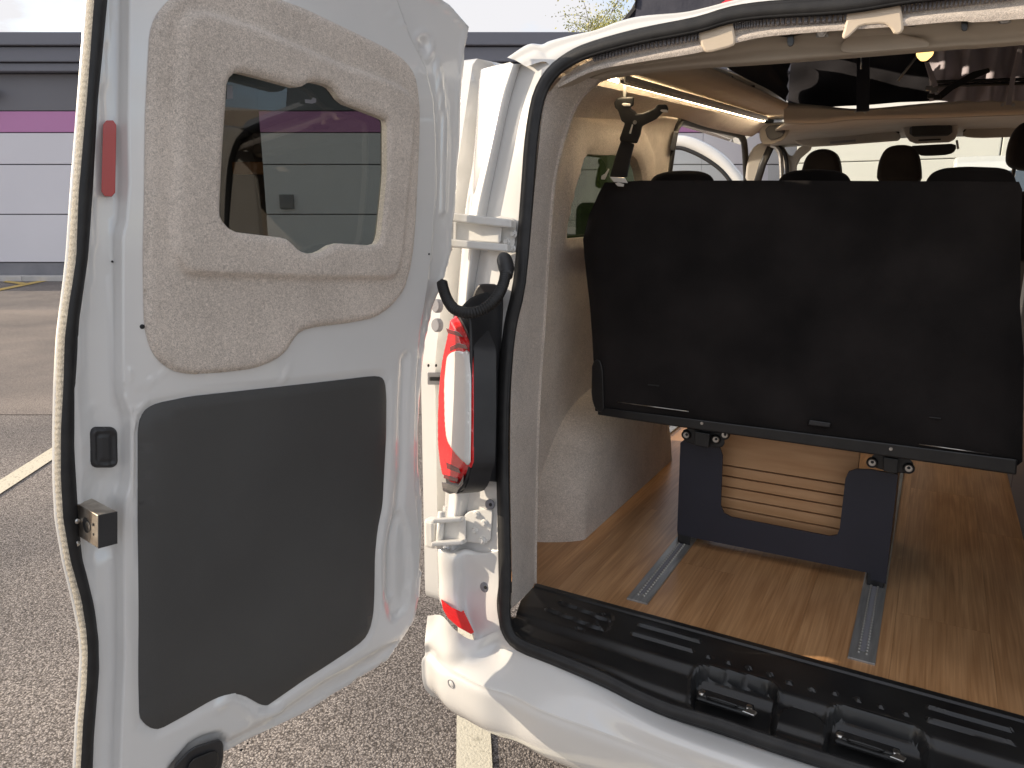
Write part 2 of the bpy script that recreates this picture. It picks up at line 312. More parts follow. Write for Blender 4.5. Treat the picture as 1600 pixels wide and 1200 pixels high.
def relief(name, fr, outer, holes, hfn, sp, m, parent=None, thick=.01, creases=(), esp=None, **k):
    esp = esp or sp
    outer = dens(outer, esp); holes = [dens(h, esp) for h in holes]
    lo, hi = outer.min(0), outer.max(0); g = np.array([(a, b) for a in np.arange(lo[0]+sp/2, hi[0], sp) for b in np.arange(lo[1]+sp/2, hi[1], sp)])
    keep = sdist(g, outer) > sp*.45
    for h in holes: keep &= sdist(g, h) < -sp*.45
    cs = []
    for c, cl in creases:
        q = dens(c, sp*.7, cl); s = sdist(q, outer) > sp*.3
        for h in holes: s &= sdist(q, h) < -sp*.3
        cs.append(q[s])
    if cs and sum(map(len, cs)):
        cp = np.vstack(cs)
        kk = np.ones(len(g), bool)
        for i in range(0, len(cp), 400):
            c = cp[i:i+400]; kk &= ((g[:, None, :]-c[None])**2).sum(2).min(1) > (sp*.45)**2
        g = np.vstack([g[keep & kk], cp])
    else: g = g[keep]
    V = [outer]+holes+[g]; E = []; b = 0
    for l in [outer]+holes:
        E += [(b+i, b+(i+1) % len(l)) for i in range(len(l))]; b += len(l)
    V = np.vstack(V)
    vv, ee, ff, *_ = delaunay_2d_cdt([Vector((float(a), float(c))) for a, c in V], E, [], 0, 1e-6)
    vv = np.array([(v.x, v.y) for v in vv]); ff = np.array([f for f in ff if len(f) == 3]); cen = vv[ff].mean(1)
    ok = inside(cen, outer)
    for h in holes: ok &= ~inside(cen, h)
    ff = ff[ok]; H = hfn(vv) if hfn else np.zeros(len(vv))
    W = fr.O+np.outer(vv[:, 0], fr.u)+np.outer(vv[:, 1], fr.v)+np.outer(H, fr.n)
    me = pydata(name, W, [tuple(int(i) for i in f) for f in ff]); bm = bmesh.new(); bm.from_mesh(me)
    bmesh.ops.delete(bm, geom=[v for v in bm.verts if not v.link_faces], context='VERTS')
    if bm.faces:
        bm.faces.ensure_lookup_table()
        bm.normal_update()
        if Vector(fr.n).dot(sum((f.normal for f in bm.faces), Vector())) < 0: bmesh.ops.reverse_faces(bm, faces=bm.faces)
    if thick:
        be = [e for e in bm.edges if len(e.link_faces) == 1]
        for e in be: e.smooth = False
        r = bmesh.ops.extrude_edge_only(bm, edges=be); nv = [x for x in r['geom'] if isinstance(x, bmesh.types.BMVert)]
        for v in nv: v.co += Vector(fr.n)*(-thick)
        bmesh.ops.recalc_face_normals(bm, faces=bm.faces)
    bm.to_mesh(me); bm.free()
    return new(name, me, m, parent, **k)
def copyo(o, parent, loc=None, label=None):
    c = o.copy(); COL.objects.link(c)
    if parent is not None: c.parent = parent; c.matrix_parent_inverse = o.matrix_parent_inverse.copy()
    if loc is not None: c.location = loc
    return c

# ================================================================== SETTING
FH = np.array([-math.sin(YAW), math.cos(YAW), 0])
def sheet(name, pts, z, m, **k):
    return new(name, pydata(name, [(p[0], p[1], z) for p in pts], [tuple(range(len(pts)))]), m, smooth=False, **k)
sheet('ground', [(-300, -300), (300, -300), (300, 300), (-300, 300)], 0, asph, kind='structure')
def gp(dep, lat): return FH*dep+RT*lat
sheet('asphalt_patch', [gp(5.35, -30), gp(5.35, 30), gp(11.6, 30), gp(11.6, -30)], .004, asph2, kind='structure')
def gline(name, a, b, c, d, z, m, e0, e1, **k):      # two edges given by two picture points each, prolonged along their length
    A, B, Cc, D = [onZ(*p, 0) for p in (a, b, c, d)]
    u = (B-A)/np.linalg.norm(B-A); sheet(name, [A-u*e0, B+u*e1, D+u*e1, Cc-u*e0], z, m, **k)
gline('bay_line', (0, 752), (80, 702), (0, 775), (80, 720), .008, paintl, 2.2, 2.6, label='pale painted bay line left of the open barn door', cat='road marking', group='pale bay lines on the asphalt')
gline('bay_line', (714, 1105), (713, 1200), (766, 1130), (769, 1200), .008, paintw, 2.5, 1.3, label='pale painted bay line running under the rear bumper', cat='road marking', group='pale bay lines on the asphalt')
gline('hatch_line', (0, 451.5), (80, 435.5), (0, 455), (82, 438), .012, painty, 2, .2, label='long yellow hatch line in front of the unit wall', cat='road marking', group='yellow hatch lines by the kerb')
gline('hatch_line', (10, 439.5), (46, 443.5), (4, 441.5), (38, 446), .016, painty, 0, 0, label='short yellow hatch line nearest the kerb', cat='road marking', group='yellow hatch lines by the kerb')

# ---- building behind
BF = Frame(FH*17, RT, (0, 0, 1), -FH)
def by(y): return BF.px(400, y)[1]
def bu(x): return BF.px(x, 335)[0]
bl = thing('industrial_unit', tuple(BF.pt(-6, 0, 0)), 'low industrial unit with lilac white panels, purple stripe and slate fascia', 'building')
U0, U1, O0, O1 = -26.0, 6.4, bu(296), bu(416)
def bslab(name, u0, u1, v0, v1, h0, h1, m, b=.006, parent=None, **k):
    fr = [BF.pt(a, c, h1) for a, c in ((u0, v0), (u1, v0), (u1, v1), (u0, v1))]; bk = [BF.pt(a, c, h0) for a, c in ((u0, v0), (u1, v0), (u1, v1), (u0, v1))]
    return hexa(name, fr, bk, m, parent or bl, b, **k)
bslab('wall_core', U0, O0, 0, by(60), -5, -.06, fasc2, 0); bslab('wall_core', O1, U1, 0, by(60), -5, -.06, fasc2, 0); bslab('lintel_core', O0, O1, by(172), by(60), -5, -.06, fasc2, 0)
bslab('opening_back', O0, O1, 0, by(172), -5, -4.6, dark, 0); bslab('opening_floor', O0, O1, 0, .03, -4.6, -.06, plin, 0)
bslab('storage_beam', O0+.1, O1-.1, by(262), by(240), -3, -2.6, mat('orange_beam', (.55, .2, .05), .6), .02)
ys = [410, 335, 257, 207]
cuts = [U0, -20.5, -16.6, -12.7, O0]; cuts2 = [O1, O1+3.9, 1.2, 4.2, U1]
for seg in (cuts, cuts2):
    for a, b_ in zip(seg[:-1], seg[1:]):
        for y0, y1 in zip(ys[:-1], ys[1:]): bslab('wall_panel', a+.004, b_-.004, by(y0)+.012, by(y1)-.012, -.06, 0, clad)
        bslab('purple_panel', a+.003, b_-.003, by(206.5), by(174), -.06, .012, purp)
        bslab('plinth', a, b_, 0, by(411), -.06, -.02, plin, 0)
        bslab('canopy_panel', a+.003, b_-.003, by(173), by(116), -.06, .03, fasc2)
for y0, y1, h in ((115, 102, .25), (101, 78, .32), (77, 57, .42)):
    bslab('fascia_board', U0, U1, by(y0), by(y1), -.06, h, fasc, .02)
bslab('canopy_panel', O0, O1, by(173), by(116), -.06, .03, fasc2)
bslab('notice_box', bu(440), bu(461), by(326), by(304), .0, .10, plin, .01)
bslab('security_light', bu(2), bu(28), by(152), by(140), .03, .3, fasc2, .02)
kb = thing('kerb', tuple(BF.pt(-6, 0, .4)), 'pale concrete kerb of separate stones along the unit wall', 'kerb')
kst = None; u = bu(34)-.915*14
for i in range(30):
    a = BF.pt(u+.004, 0, .02); R = np.array([RT, FH, (0, 0, 1)]).T
    if kst is None:
        kst = box('kerb_stone', (0, 0, 0), (.907, .32, .12), kerbm, None, .012); kst.rotation_euler = Matrix(R.tolist()).to_euler(); k_ = kst
    else: k_ = kst.copy(); COL.objects.link(k_)
    k_.parent = kb; k_.location = Vector(BF.pt(u+.457, .06, .17))-kb.location; u += .915
# ---- white clad building ahead of the van
wb = thing('warehouse', (2, 15, 0), 'sunlit cream white clad building seen ahead through the windscreen', 'building')
x0 = onY(1243, 250, 15)[0]
for i in range(5):
    for j in range(6):
        hexa('cladding_panel', [(x0+i*3.2+.01, 15, .3+j*1.05), (x0+i*3.2+3.19, 15, .3+j*1.05), (x0+i*3.2+3.19, 15, 1.335+j*1.05), (x0+i*3.2+.01, 15, 1.335+j*1.05)],
             [(x0+i*3.2+.01, 15.1, .3+j*1.05), (x0+i*3.2+3.19, 15.1, .3+j*1.05), (x0+i*3.2+3.19, 15.1, 1.335+j*1.05), (x0+i*3.2+.01, 15.1, 1.335+j*1.05)], wclad, wb, .012)
box('core', (x0+8, 16.6, 3.2), (15.9, 3, 6.4), fasc2, wb, 0); box('parapet', (x0+8, 15.05, 6.68), (16.1, .3, .16), fasc, wb, .02)
# ---- tree behind the unit
tr = thing('tree', tuple(FH*25+RT*3.2), 'sparse spring tree with yellow green leaves rising behind the unit roof', 'tree')
tb = FH*25+RT*3.15
rng = random.Random(3); bmb = bmesh.new(); tips = []
def limb(a, d, l, r, dep):
    p = [np.array(a)]; d = np.array(d, float)
    for i in range(4):
        d = d+np.array([rng.uniform(-.18, .18) for _ in range(3)]); d /= np.linalg.norm(d); p.append(p[-1]+d*l/4)
    me = tube('x', p, [r, r*.55], None, seg=5 if dep < 2 else 3, me_only=True); bmb.from_mesh(me); bpy.data.meshes.remove(me)
    if dep >= 2: tips.extend(p[1:])
    if dep < 4:
        for k in range(4 if dep else 6):
            q = p[rng.choice([2, 3, 4])]; e = d*.75+np.array([rng.uniform(-1, 1), rng.uniform(-1, 1), rng.uniform(-.25, .7)]); limb(q, e/np.linalg.norm(e), l*rng.uniform(.5, .72), r*.5, dep+1)
limb(tb, (0, 0, 1), 4.2, .16, 0)
me = bpy.data.meshes.new('limbs'); bmb.to_mesh(me); bmb.free(); new('trunk', me, barkm, tr)
V, F = [], []
for t in tips:
    for k in range(16):
        c = t+np.array([rng.gauss(0, .2) for _ in range(3)]); s = rng.uniform(.018, .045)
        a = np.array([rng.gauss(0, 1) for _ in range(3)]); a /= np.linalg.norm(a); b_ = np.cross(a, [rng.gauss(0, 1) for _ in range(3)]); b_ /= np.linalg.norm(b_)
        i = len(V); V += [c-a*s, c+b_*s*.6, c+a*s, c-b_*s*.6]; F.append((i, i+1, i+2, i+3))
o = new('crown', pydata('crown', V, F), leafm, tr, smooth=False, kind='stuff')
# ---- second van parked ahead
v2 = thing('parked_van', (1.7, 9.6, 0), 'white van parked ahead, nose towards the camera, seen through the windscreen', 'van')
vx = onY(1493, 240, 8.6)[0]
prof = [(8.3, .35), (8.2, .8), (8.35, 1.08), (8.95, 1.28), (9.75, 2.02), (9.95, 2.1), (13, 2.12), (13.1, .5), (13, .32)]
pr = rnd(prof, 2); o = hexa('body', [(vx, a, b_) for a, b_ in pr], [(vx+1.95, a, b_) for a, b_ in pr], white, v2, .05); bev(o, .06, 3)
hexa('windscreen', [(vx+.14, 9.0, 1.345), (vx+1.81, 9.0, 1.345), (vx+1.66, 9.62, 1.925), (vx+.29, 9.62, 1.925)], [(vx+.14, 9.05, 1.30), (vx+1.81, 9.05, 1.30), (vx+1.66, 9.7, 1.9), (vx+.29, 9.7, 1.9)], mat('screen_glass', (.05, .07, .10), .08, coat=1), v2, .01)
hexa('side_window', [(vx-.008, 9.15, 1.32), (vx-.008, 10.1, 1.32), (vx-.008, 10.1, 1.85), (vx-.008, 9.7, 1.85)], [(vx+.01, 9.15, 1.32), (vx+.01, 10.1, 1.32), (vx+.01, 10.1, 1.85), (vx+.01, 9.7, 1.85)], MATS['screen_glass'], v2, .003)
for sx in (0, 1):
    for yy in (9.1, 12.1): disc('wheel', (vx+(-.02 if sx == 0 else 1.97), yy, .33), (-1 if sx == 0 else 1, 0, 0), .33, .05, rub, v2, 28, .01)
    box('headlamp', (vx+.25+sx*1.45, 8.22, .86), (.34, .1, .2), clear and chrome, v2, .02)
    box('mirror', (vx+(-.14 if sx == 0 else 2.09), 9.25, 1.42), (.2, .12, .28), rub, v2, .03)
box('bumper', (vx+.975, 8.22, .5), (1.9, .16, .26), rub, v2, .04)

# ================================================================== CAMPER VAN
VC = -.06
van = thing('camper_van', (VC, 1.3, 0), 'white camper van with open rear barn door and raised roof, interior lined in felt', 'van')

# ------------------------------------------------ left barn door
dv = ray(1755, 460); dv = -dv/np.linalg.norm(dv)
dv_a = np.array([0, .12, 1.]); dv_a -= dv*(dv_a@dv); dv_a /= np.linalg.norm(dv_a); dn = np.cross(dv, dv_a)
if dn[0] < 0: dn = -dn
D = Frame((-.87, 1.28, 1.2), dv, dv_a, dn)
def dpx(L_, h=0): return np.array([D.px(x, y, h) for x, y in L_])
curveA = [(165, 0), (158, 75), (150, 158), (142, 300), (135, 400), (121, 500), (115, 600), (113, 700), (119, 800), (125, 870), (133, 900), (145, 950), (151, 1000), (152, 1050), (148, 1100), (144, 1150), (142, 1200)]
ctl = [(741, 40), (733, 80), (727, 175), (721, 290), (716, 345), (711, 400), (700, 440), (684, 478), (671, 537), (665, 595), (660, 672), (660, 729), (666, 787), (667, 863), (661, 930), (652, 962), (640, 992), (612, 1035), (550, 1075), (475, 1122), (400, 1157), (310, 1205)]
hs = dpx(ctl); A2 = dpx(curveA)
Aend = A2[-1]; Atop = A2[0]
vb = hs[-1][1]
outer = list(hs)+[(.60, vb-.006), (.70, vb+.004), (.738, vb+.05)]+[tuple(a) for a in A2[::-1]]+[(Atop[0]-.006, .56), (Atop[0]-.03, .63), (Atop[0]-.10, .675), (.45, .70), (.2, .70), (.02, .675)]
outer = np.array(outer)
feltP = [(262, 5), (247, 25), (240, 50), (237, 100), (233, 180), (231, 320), (229, 400), (230, 480), (231, 510), (238, 540), (250, 562), (272, 580), (300, 586), (350, 583), (400, 577), (432, 565), (452, 550), (462, 532), (475, 517), (500, 511), (550, 505), (590, 497), (615, 480), (635, 455), (645, 420), (650, 387), (654, 337), (659, 225), (660, 175), (657, 140), (652, 115), (637, 92), (615, 77), (575, 57), (540, 40), (482, 12), (450, 0), (360, -32), (310, -30), (280, -12)]
ridP = [(285, 42), (297, 22), (312, 17), (333, 19), (400, 41), (462, 67), (525, 95), (600, 122), (625, 133), (642, 145), (650, 160), (650, 200), (646, 250), (640, 310), (635, 362), (631, 400), (625, 425), (615, 436), (500, 436), (400, 433), (297, 429), (285, 415), (276, 400), (275, 325), (277, 250), (282, 150)]
winP = [(371, 111), (357, 124), (354, 170), (350, 225), (345, 325), (346, 342), (364, 362), (447, 372), (457, 379), (470, 393), (486, 397), (502, 395), (525, 380), (590, 384), (597, 372), (602, 325), (607, 275), (607, 189), (602, 184), (537, 159), (522, 137), (512, 131), (487, 126), (470, 137), (390, 115)]
chP = [(218, 670), (222, 652), (232, 638), (250, 630), (300, 620), (400, 609), (500, 598), (585, 588), (598, 589), (604, 597), (606, 620), (605, 680), (602, 740), (600, 790), (592, 830), (588, 870), (587, 930), (585, 962), (580, 985), (570, 1002), (550, 1017), (512, 1042), (475, 1065), (425, 1100), (419, 1104), (408, 1102), (396, 1095), (383, 1088), (367, 1085), (349, 1089), (331, 1097), (297, 1117), (252, 1141), (239, 1140), (228, 1133), (220, 1122), (219, 1060), (219, 960), (218, 800)]
skinwin = [(345, 85), (325, 240), (322, 350), (345, 385), (450, 410), (600, 410), (630, 300), (630, 180), (520, 110), (400, 80)]
ridge_line = dpx([(207, -60), (205, 0), (202, 180), (204, 285), (203, 300), (199, 345), (193, 370), (193, 460), (194, 600), (196, 618), (205, 648), (207, 670), (207, 740), (205, 760), (197, 790), (195, 830), (195, 900), (196, 1030), (192, 1120), (188, 1230)])
lipl = dpx([(200, 1255), (230, 1228), (320, 1168), (419, 1121), (507, 1060), (550, 1037), (600, 1007), (625, 995), (643, 968), (650, 935), (652, 905)])
leftzone = np.vstack([ridge_line, [(.80, -.80), (.80, .76), (ridge_line[0][0], .76)]])
botzone = np.vstack([lipl, [(.05, -.30), (-.1, -.30), (-.1, -.85), (.80, -.85)]])
hin1 = dpx([(600, -60), (640, 55), (665, 105), (677, 155), (681, 220), (681, 300), (675, 390), (668, 450), (656, 520), (650, 600), (648, 700), (648, 765), (656, 830), (655, 900)])
gro = dpx([(690, 100), (700, 180), (701, 260), (698, 330)])
gro2 = dpx([(633, 560), (629, 640), (627, 740), (622, 790), (612, 850), (609, 930)])
chs = dpx(chP); fls = dpx(feltP)
pocket = dpx(rnd([(612, 815), (604, 850), (603, 960), (612, 975), (636, 955), (644, 900), (640, 830), (628, 790)], 2))
latchdip = dpx([(172, 760), (165, 860)])
circ = D.px(668, 70)
handle_rec = dpx(rnd([(250, 1215), (290, 1165), (310, 1150), (345, 1140), (360, 1150), (356, 1195), (300, 1240)], 1))
wave = dpx([(345, 1100), (362, 1093), (378, 1104), (398, 1120), (440, 1110)])
def skin_h(p):
    h = np.zeros(len(p)); dO = sdist(p, outer)
    h -= .022*sm(sdist(p, leftzone), 0, .0065)
    h += .006*sm(sdist(p, leftzone), .035, .062)
    h -= .010*sm(sdist(p, botzone), .000, .020)
    dh = sdist(p, np.vstack([hin1, [(-.2, -.4), (-.2, .8)]]))
    h -= .011*sm(dh, 0, .006)
    h += .007*np.exp(-(sdist(p, gro, False)/.006)**2)
    h -= .008*np.exp(-(sdist(p, gro2, False)/.009)**2)
    h -= .007*sm(sdist(p, pocket), -.002, .010)
    h -= .010*np.exp(-(sdist(p, latchdip, False)/.022)**2)
    h -= .004*sm(sdist(p, np.array(chs)), -.009, -.002)
    h -= .012*sm(sdist(p, handle_rec), -.002, .012)
    h += .005*np.exp(-(sdist(p, wave, False)/.008)**2)
    for q_ in emb: h += .0022*np.exp(-(sdist(p, q_, False)/.0022)**2)
    r = np.hypot(*(p-circ).T); h += .004*np.exp(-((r-.022)/.004)**2)-.004*np.exp(-(r/.013)**2)
    h += .0035*sm(dO, .0, .004)-.0035+ .004*(sm(dO, .003, .006)-sm(dO, .010, .014))
    return h
emb = [dpx(q) for q in ([(202, 578), (204, 592), (214, 601), (228, 603), (258, 581)], [(452, 572), (446, 590), (440, 600)], [(206, 640), (170, 646), (140, 640)], [(137, 690), (134, 720), (140, 750), (152, 765), (168, 771)], [(232, 628), (215, 645), (210, 670)], [(560, 1), (600, 12), (640, 45), (662, 90)], [(655, 110), (664, 118), (668, 108)])]
crz = []
for ln, cl, offs in ((ridge_line, False, (0, .002, .0045, .007)), (lipl, False, (0, .007, .014, .02)), (hin1, False, (0, .003, .006)), (pocket, True, (0,))):
    for of in offs:
        q = np.array(ln); t = np.gradient(q, axis=0); nn = np.stack([-t[:, 1], t[:, 0]], 1); nn /= np.linalg.norm(nn, axis=1)[:, None]+1e-9
        for s in ((1, -1) if of else (1,)): crz.append((q+nn*of*s, cl))
door = relief('barn_door', D, outer, [dpx(skinwin, -.01)], skin_h, .008, white, van, .035, creases=crz, esp=.006, label='open left barn door seen from inside')
# outer skin of the door
relief('outer_skin', Frame(D.pt(0, 0, -.04), D.u, D.v, D.n), outer+np.array([0, 0]), [dpx(skinwin, -.04)], None, .3, white, door, .004)
_fp, _rp, _wp = dpx(rnd(feltP, 1), .012), dpx(rnd(ridP, 1), .02), dpx(rnd(winP, 1), .02)
def grow(q, k): c = q.mean(0); return c+(q-c)*k
relief('felt_panel', Frame(D.pt(0, 0, .003), D.u, D.v, D.n), _fp, [_wp],
       lambda p: .008*sm(sdist(p, _fp), 0, .006)+.011*sm(sdist(p, _rp), -.004, .007)-.007*(1-sm(-sdist(p, _wp), 0, .006)),
       .0065, felt, door, .014, creases=[(grow(_rp, 1.0), True), (grow(_rp, .975), True), (grow(_rp, 1.02), True), (grow(_wp, 1.03), True), (grow(_fp, .985), True)], esp=.004)
relief('painted_shadow_gap', Frame(D.pt(0, 0, -.002), D.u, D.v, D.n), grow(_fp, 1.012)+np.array([.006, 0]), [grow(_wp, 1.01)], None, .3, rub, door, .002)  # black sheet stands in for the shadow along the felt edge
_cp = dpx(rnd(chP, 1), .002)
_dt = D.px(462, 1058)
relief('lower_panel', Frame(D.pt(0, 0, -.002), D.u, D.v, D.n), _cp, [],
       lambda p: .0045*sm(sdist(p, _cp), 0, .006)+.0010*np.sin(p[:, 0]*23+1)*np.cos(p[:, 1]*17)+.002*np.exp(-(np.hypot(*(p-_dt).T)/.012)**2), .02, char, door, .004, creases=[(grow(_cp, .975), True), (grow(_cp, .99), True)], esp=.005)
# glass
wq = [D.pt(*D.px(x, y, -.02), -.02) for x, y in ((320, 60), (640, 150), (632, 425), (310, 400))]
hexa('window_glass', wq, [q-D.n*.004 for q in wq], tint, door, 0)
fr_o = dpx([(320, 60), (640, 150), (632, 425), (310, 400)], -.016); 
relief('window_seal', Frame(D.pt(0, 0, -.016), D.u, D.v, D.n), fr_o, [dpx(rnd([(350, 96), (338, 240), (334, 345), (352, 372), (455, 400), (505, 404), (603, 394), (612, 280), (613, 182), (520, 128), (400, 98)], 1), -.016)], None, .3, rub, door, .003)
bd = dpx([(604, 200), (604, 280), (596, 368)], .004)
for i in range(46):      # beaded zip edge along the window
    t = i/45*2; a = bd[int(min(t, 1.999))]; b_ = bd[int(min(t, 1.999))+1]; q = a+(b_-a)*(t-int(min(t, 1.999)))
    if i == 0: bead = disc('zip_bead', D.pt(*q, .004), -D.u, .0016, .002, chrome, door, 6); q0 = D.pt(*q, .004)
    else: c = copyo(bead, door); c.location = Vector(D.pt(*q, .004)-q0)
hexa('glass_sticker', [D.P(*p, -.018) for p in ((355, 132), (363, 134), (364, 154), (354, 155))], [D.P(*p, -.019) for p in ((355, 132), (363, 134), (364, 154), (354, 155))], plin, door, 0)
hexa('window_latch', [D.P(*p, -.012) for p in ((476, 155), (486, 156), (489, 152), (494, 154), (494, 160), (488, 162), (477, 161))], [D.P(*p, -.017) for p in ((476, 155), (486, 156), (489, 152), (494, 154), (494, 160), (488, 162), (477, 161))], plin, door, .0005)
# red reflector, grommet, latch
rp = rnd([(161, 188), (182, 188), (180, 308), (158, 306)], 1)
hexa('red_reflector', [D.P(*p, -.011) for p in rp], [D.P(*p, -.017) for p in rp], redr, door, .0008)
gr = rnd([(141, 668), (186, 668), (187, 732), (143, 732)], 3)
_gr = dpx(gr, -.014)
relief('lock_grommet', Frame(D.pt(0, 0, -.020), D.u, D.v, D.n), _gr, [], lambda p: .007*sm(sdist(p, _gr), 0, .003)-.003*sm(sdist(p, _gr), .006, .008)+.0025*sm(sdist(p, _gr), .010, .012), .003, plas, door, .004, esp=.002)
q = [(153, 805), (183, 799), (183, 849), (153, 857)]
lt = hexa('latch', [D.pt(*D.px(x, y, .052), .052) for x, y in q], [D.pt(*D.px(x, y, .052), -.03) for x, y in q], latm, door, .0012)
hexa('latch_shade_plate', [D.pt(*D.px(x, y, .052), .0535) for x, y in q], [D.pt(*D.px(x, y, .052), .0515) for x, y in q], plas, lt, .0004)  # dark plate added to paint the shaded side of the latch box
c0 = np.mean([D.pt(*D.px(153, 805, .052), .02), D.pt(*D.px(153, 857, .052), .02)], axis=0)
disc('latch_slot', c0+D.u*.0002-D.n*.006, D.u, .011, .0006, dark, lt, 20); disc('latch_pawl', c0+D.u*.0008+D.n*.001, D.u, .0072, .0006, chrome, lt, 16)
for s in (-1, 1): disc('latch_rivet', c0+D.u*.0004+D.n*.018+D.v*.007*s, D.u, .0022, .0006, dark, lt, 10)
for y in (815, 850): disc('latch_screw', D.pt(*D.px(122, y, -.005), -.008), D.n, .004, .002, chrome, door, 8)
hk = rnd([(268, 1200), (300, 1167), (340, 1155), (349, 1158), (349, 1190), (340, 1215), (285, 1235)], 1)
o = hexa('inner_handle', [D.P(*p, .012) for p in hk], [D.P(*p, -.03) for p in hk], plas, door, .004)
hk2 = rnd([(296, 1188), (335, 1172), (342, 1178), (340, 1200), (290, 1222)], 1)
hexa('handle_cover', [D.P(*p, .017) for p in hk2], [D.P(*p, .009) for p in hk2], rub, o, .002)
for x, y, r in ((220, 510, .0035), (182, 409, .0016), (192, 967, .0016), (668, 397, .002), (465, 1057, .004), (375, 1170, .0025), (385, 1160, .002)):
    disc('skin_hole', D.pt(*D.px(x, y, -.004), .0 if x not in (182,192) else -.018), D.n, r, .0012, dark, door, 10)
# seal and edge strips along the free edge
def pl(L_, h): return [D.P(x, y, h) for x, y in L_]
cB = [(147, 0), (136, 150), (123, 300), (119, 400), (114, 437), (107, 480), (101, 530), (99, 600), (95, 675), (95, 750), (99, 812), (110, 875), (117, 900), (127, 937), (135, 987), (137, 1025), (135, 1075), (130, 1125), (126, 1200)]
cC = [(137, 0), (125, 150), (114, 300), (107, 400), (103, 437), (97, 480), (91, 530), (88, 600), (86, 675), (86, 750), (90, 812), (101, 875), (107, 900), (116, 937), (126, 987), (129, 1025), (127, 1075), (122, 1125), (119, 1200)]
cD = [(133, 0), (121, 150), (109, 300), (102, 400), (98, 437), (93, 480), (87, 530), (83, 600), (82, 675), (82, 750), (85, 812), (96, 875), (102, 900), (111, 937), (122, 987), (124, 1025), (121, 1075), (117, 1125), (113, 1200)]
def ext(L_, dt, db): return [(L_[0][0]+dt, L_[0][1]-130)]+list(L_)+[(L_[-1][0]+db, L_[-1][1]+60)]
def resamp(P_, n):
    P_ = np.array(P_); s = np.r_[0, np.cumsum(np.linalg.norm(np.diff(P_, axis=0), axis=1))]; t = np.linspace(0, s[-1], n); return np.stack([np.interp(t, s, P_[:, i]) for i in range(3)], 1)
eA, eB, eC, eD = ext([(a+3, b_) for a, b_ in curveA], 6, -1), ext(cB, 6, -1), ext(cC, 6, -1), ext(cD, 6, -1)
nP = 60
RA, RM, RB, RC, RDc = [resamp(pl(e_, h), nP) for e_, h in ((eA, -.014), ([((a[0]+b_[0])/2, (a[1]+b_[1])/2) for a, b_ in zip(ext([(np.interp(y, [q[1] for q in curveA], [q[0] for q in curveA]), y) for _, y in cB], 6, -1), eB)], .001), (eB, -.004), (eC, -.026), (eD, -.034))]
surf('door_seal', [RA, RM, RB], rub, door, 3, 1)
def loft(name, rows, m, parent, **k):
    rows = np.array(rows); a, b_ = rows.shape[:2]; return new(name, pydata(name, rows.reshape(-1, 3), [(i*b_+j, i*b_+j+1, (i+1)*b_+j+1, (i+1)*b_+j) for i in range(a-1) for j in range(b_-1)]), m, parent, **k)
big = 420; rb1, rb2 = resamp(RB, big), resamp(RC, big); sw = np.array([(.0011 if i % 3 == 0 else 0.0) for i in range(big)])[:, None]
rm = (rb1+rb2)/2
loft('ribbed_edge', [rb1, rb1*.85+rb2*.15+D.u*(.002-sw), rm+D.u*(.003-sw), rb1*.15+rb2*.85+D.u*(.002-sw), rb2], rib_m, door)
surf('skin_hem', [RC, RC*.5+RDc*.5+D.u*.002, RDc, RDc-D.n*.006-D.u*.004], white, door, 3, 1)

# ------------------------------------------------ rear opening: seal, jamb, hinges, lamp
sealc = [(1480, -14), (1407, -5), (1320, 9), (1200, 17), (1142, 25), (1087, 41), (1000, 58), (926, 78), (890, 94), (861, 118), (842, 155), (831, 220), (825, 300), (813, 440), (798, 512), (789, 600), (786, 700), (788, 800), (790, 905), (789, 955), (794, 985), (812, 1006), (862, 1026), (915, 1048), (955, 1066), (992, 1085), (1048, 1109), (1128, 1133), (1205, 1160), (1400, 1222)]
sp_ = [onR(x, y, .004) for x, y in sealc]
bz, tz = sp_[-1], sp_[0]
sp_ += [np.array([.40, bz[1]+.01, bz[2]+.002]), np.array([.60, YR(.56), .56]), np.array([.64, YR(.66), .66]), np.array([.645, YR(1.1), 1.1]), np.array([.63, YR(1.6), 1.6]), np.array([.58, YR(1.76), 1.76]), np.array([.42, YR(tz[2]), tz[2]-.005]), tz]
tube('opening_seal', sp_, .01, rub, van, seg=12, n=3, flat=(.0130, .0105), up=RN, closed=True)
tube('seal_lip', [p-RN*.004 for p in sp_], .01, rub, van, seg=8, n=3, flat=(.0155, .003), up=RN, closed=True)
cols = dict(
 A=[(866, 100), (838, 165), (826, 240), (819, 320), (808, 400), (797, 480), (783, 600), (779, 760), (781, 860), (781, 900)],
 B=[(838, 98), (812, 165), (797, 240), (783, 320), (769, 400), (757, 480), (750, 600), (750, 760), (752, 850), (752, 900)],
 C=[(815, 100), (797, 160), (780, 240), (764, 320), (750, 400), (739, 480), (735, 600), (735, 760), (722, 850), (722, 900)],
 Dd=[(803, 100), (786, 155), (767, 240), (748, 325), (736, 400), (728, 480), (722, 600), (716, 760), (706, 850), (706, 900)],
 E=[(797, 97), (775, 140), (757, 240), (737, 325), (724, 400), (716, 480), (708, 600), (702, 760), (697, 850), (697, 900)])
rows = [[onR(x, y, d) for x, y in cols[k]] for k, d in (('A', 0), ('B', -.012), ('C', -.018), ('Dd', .008), ('E', -.006))]
rows.insert(3, [p+np.array([.001, 0, 0])*0+(q-p)*.12 for p, q in zip(rows[2], rows[3])])
Ex = [np.array(p) for p in rows[-1]]
side1 = [np.array([min(p[0]-.03, -.93), p[1]+.05, p[2]]) for p in Ex]; side2 = [np.array([-1.0 if p[2] < 1.5 else -1.0+(p[2]-1.5)*.25, p[1]+.16, p[2]]) for p in Ex]; side3 = [np.array([-1.01 if p[2] < 1.5 else -1.01+(p[2]-1.5)*.25, p[1]+.5, p[2]]) for p in Ex]
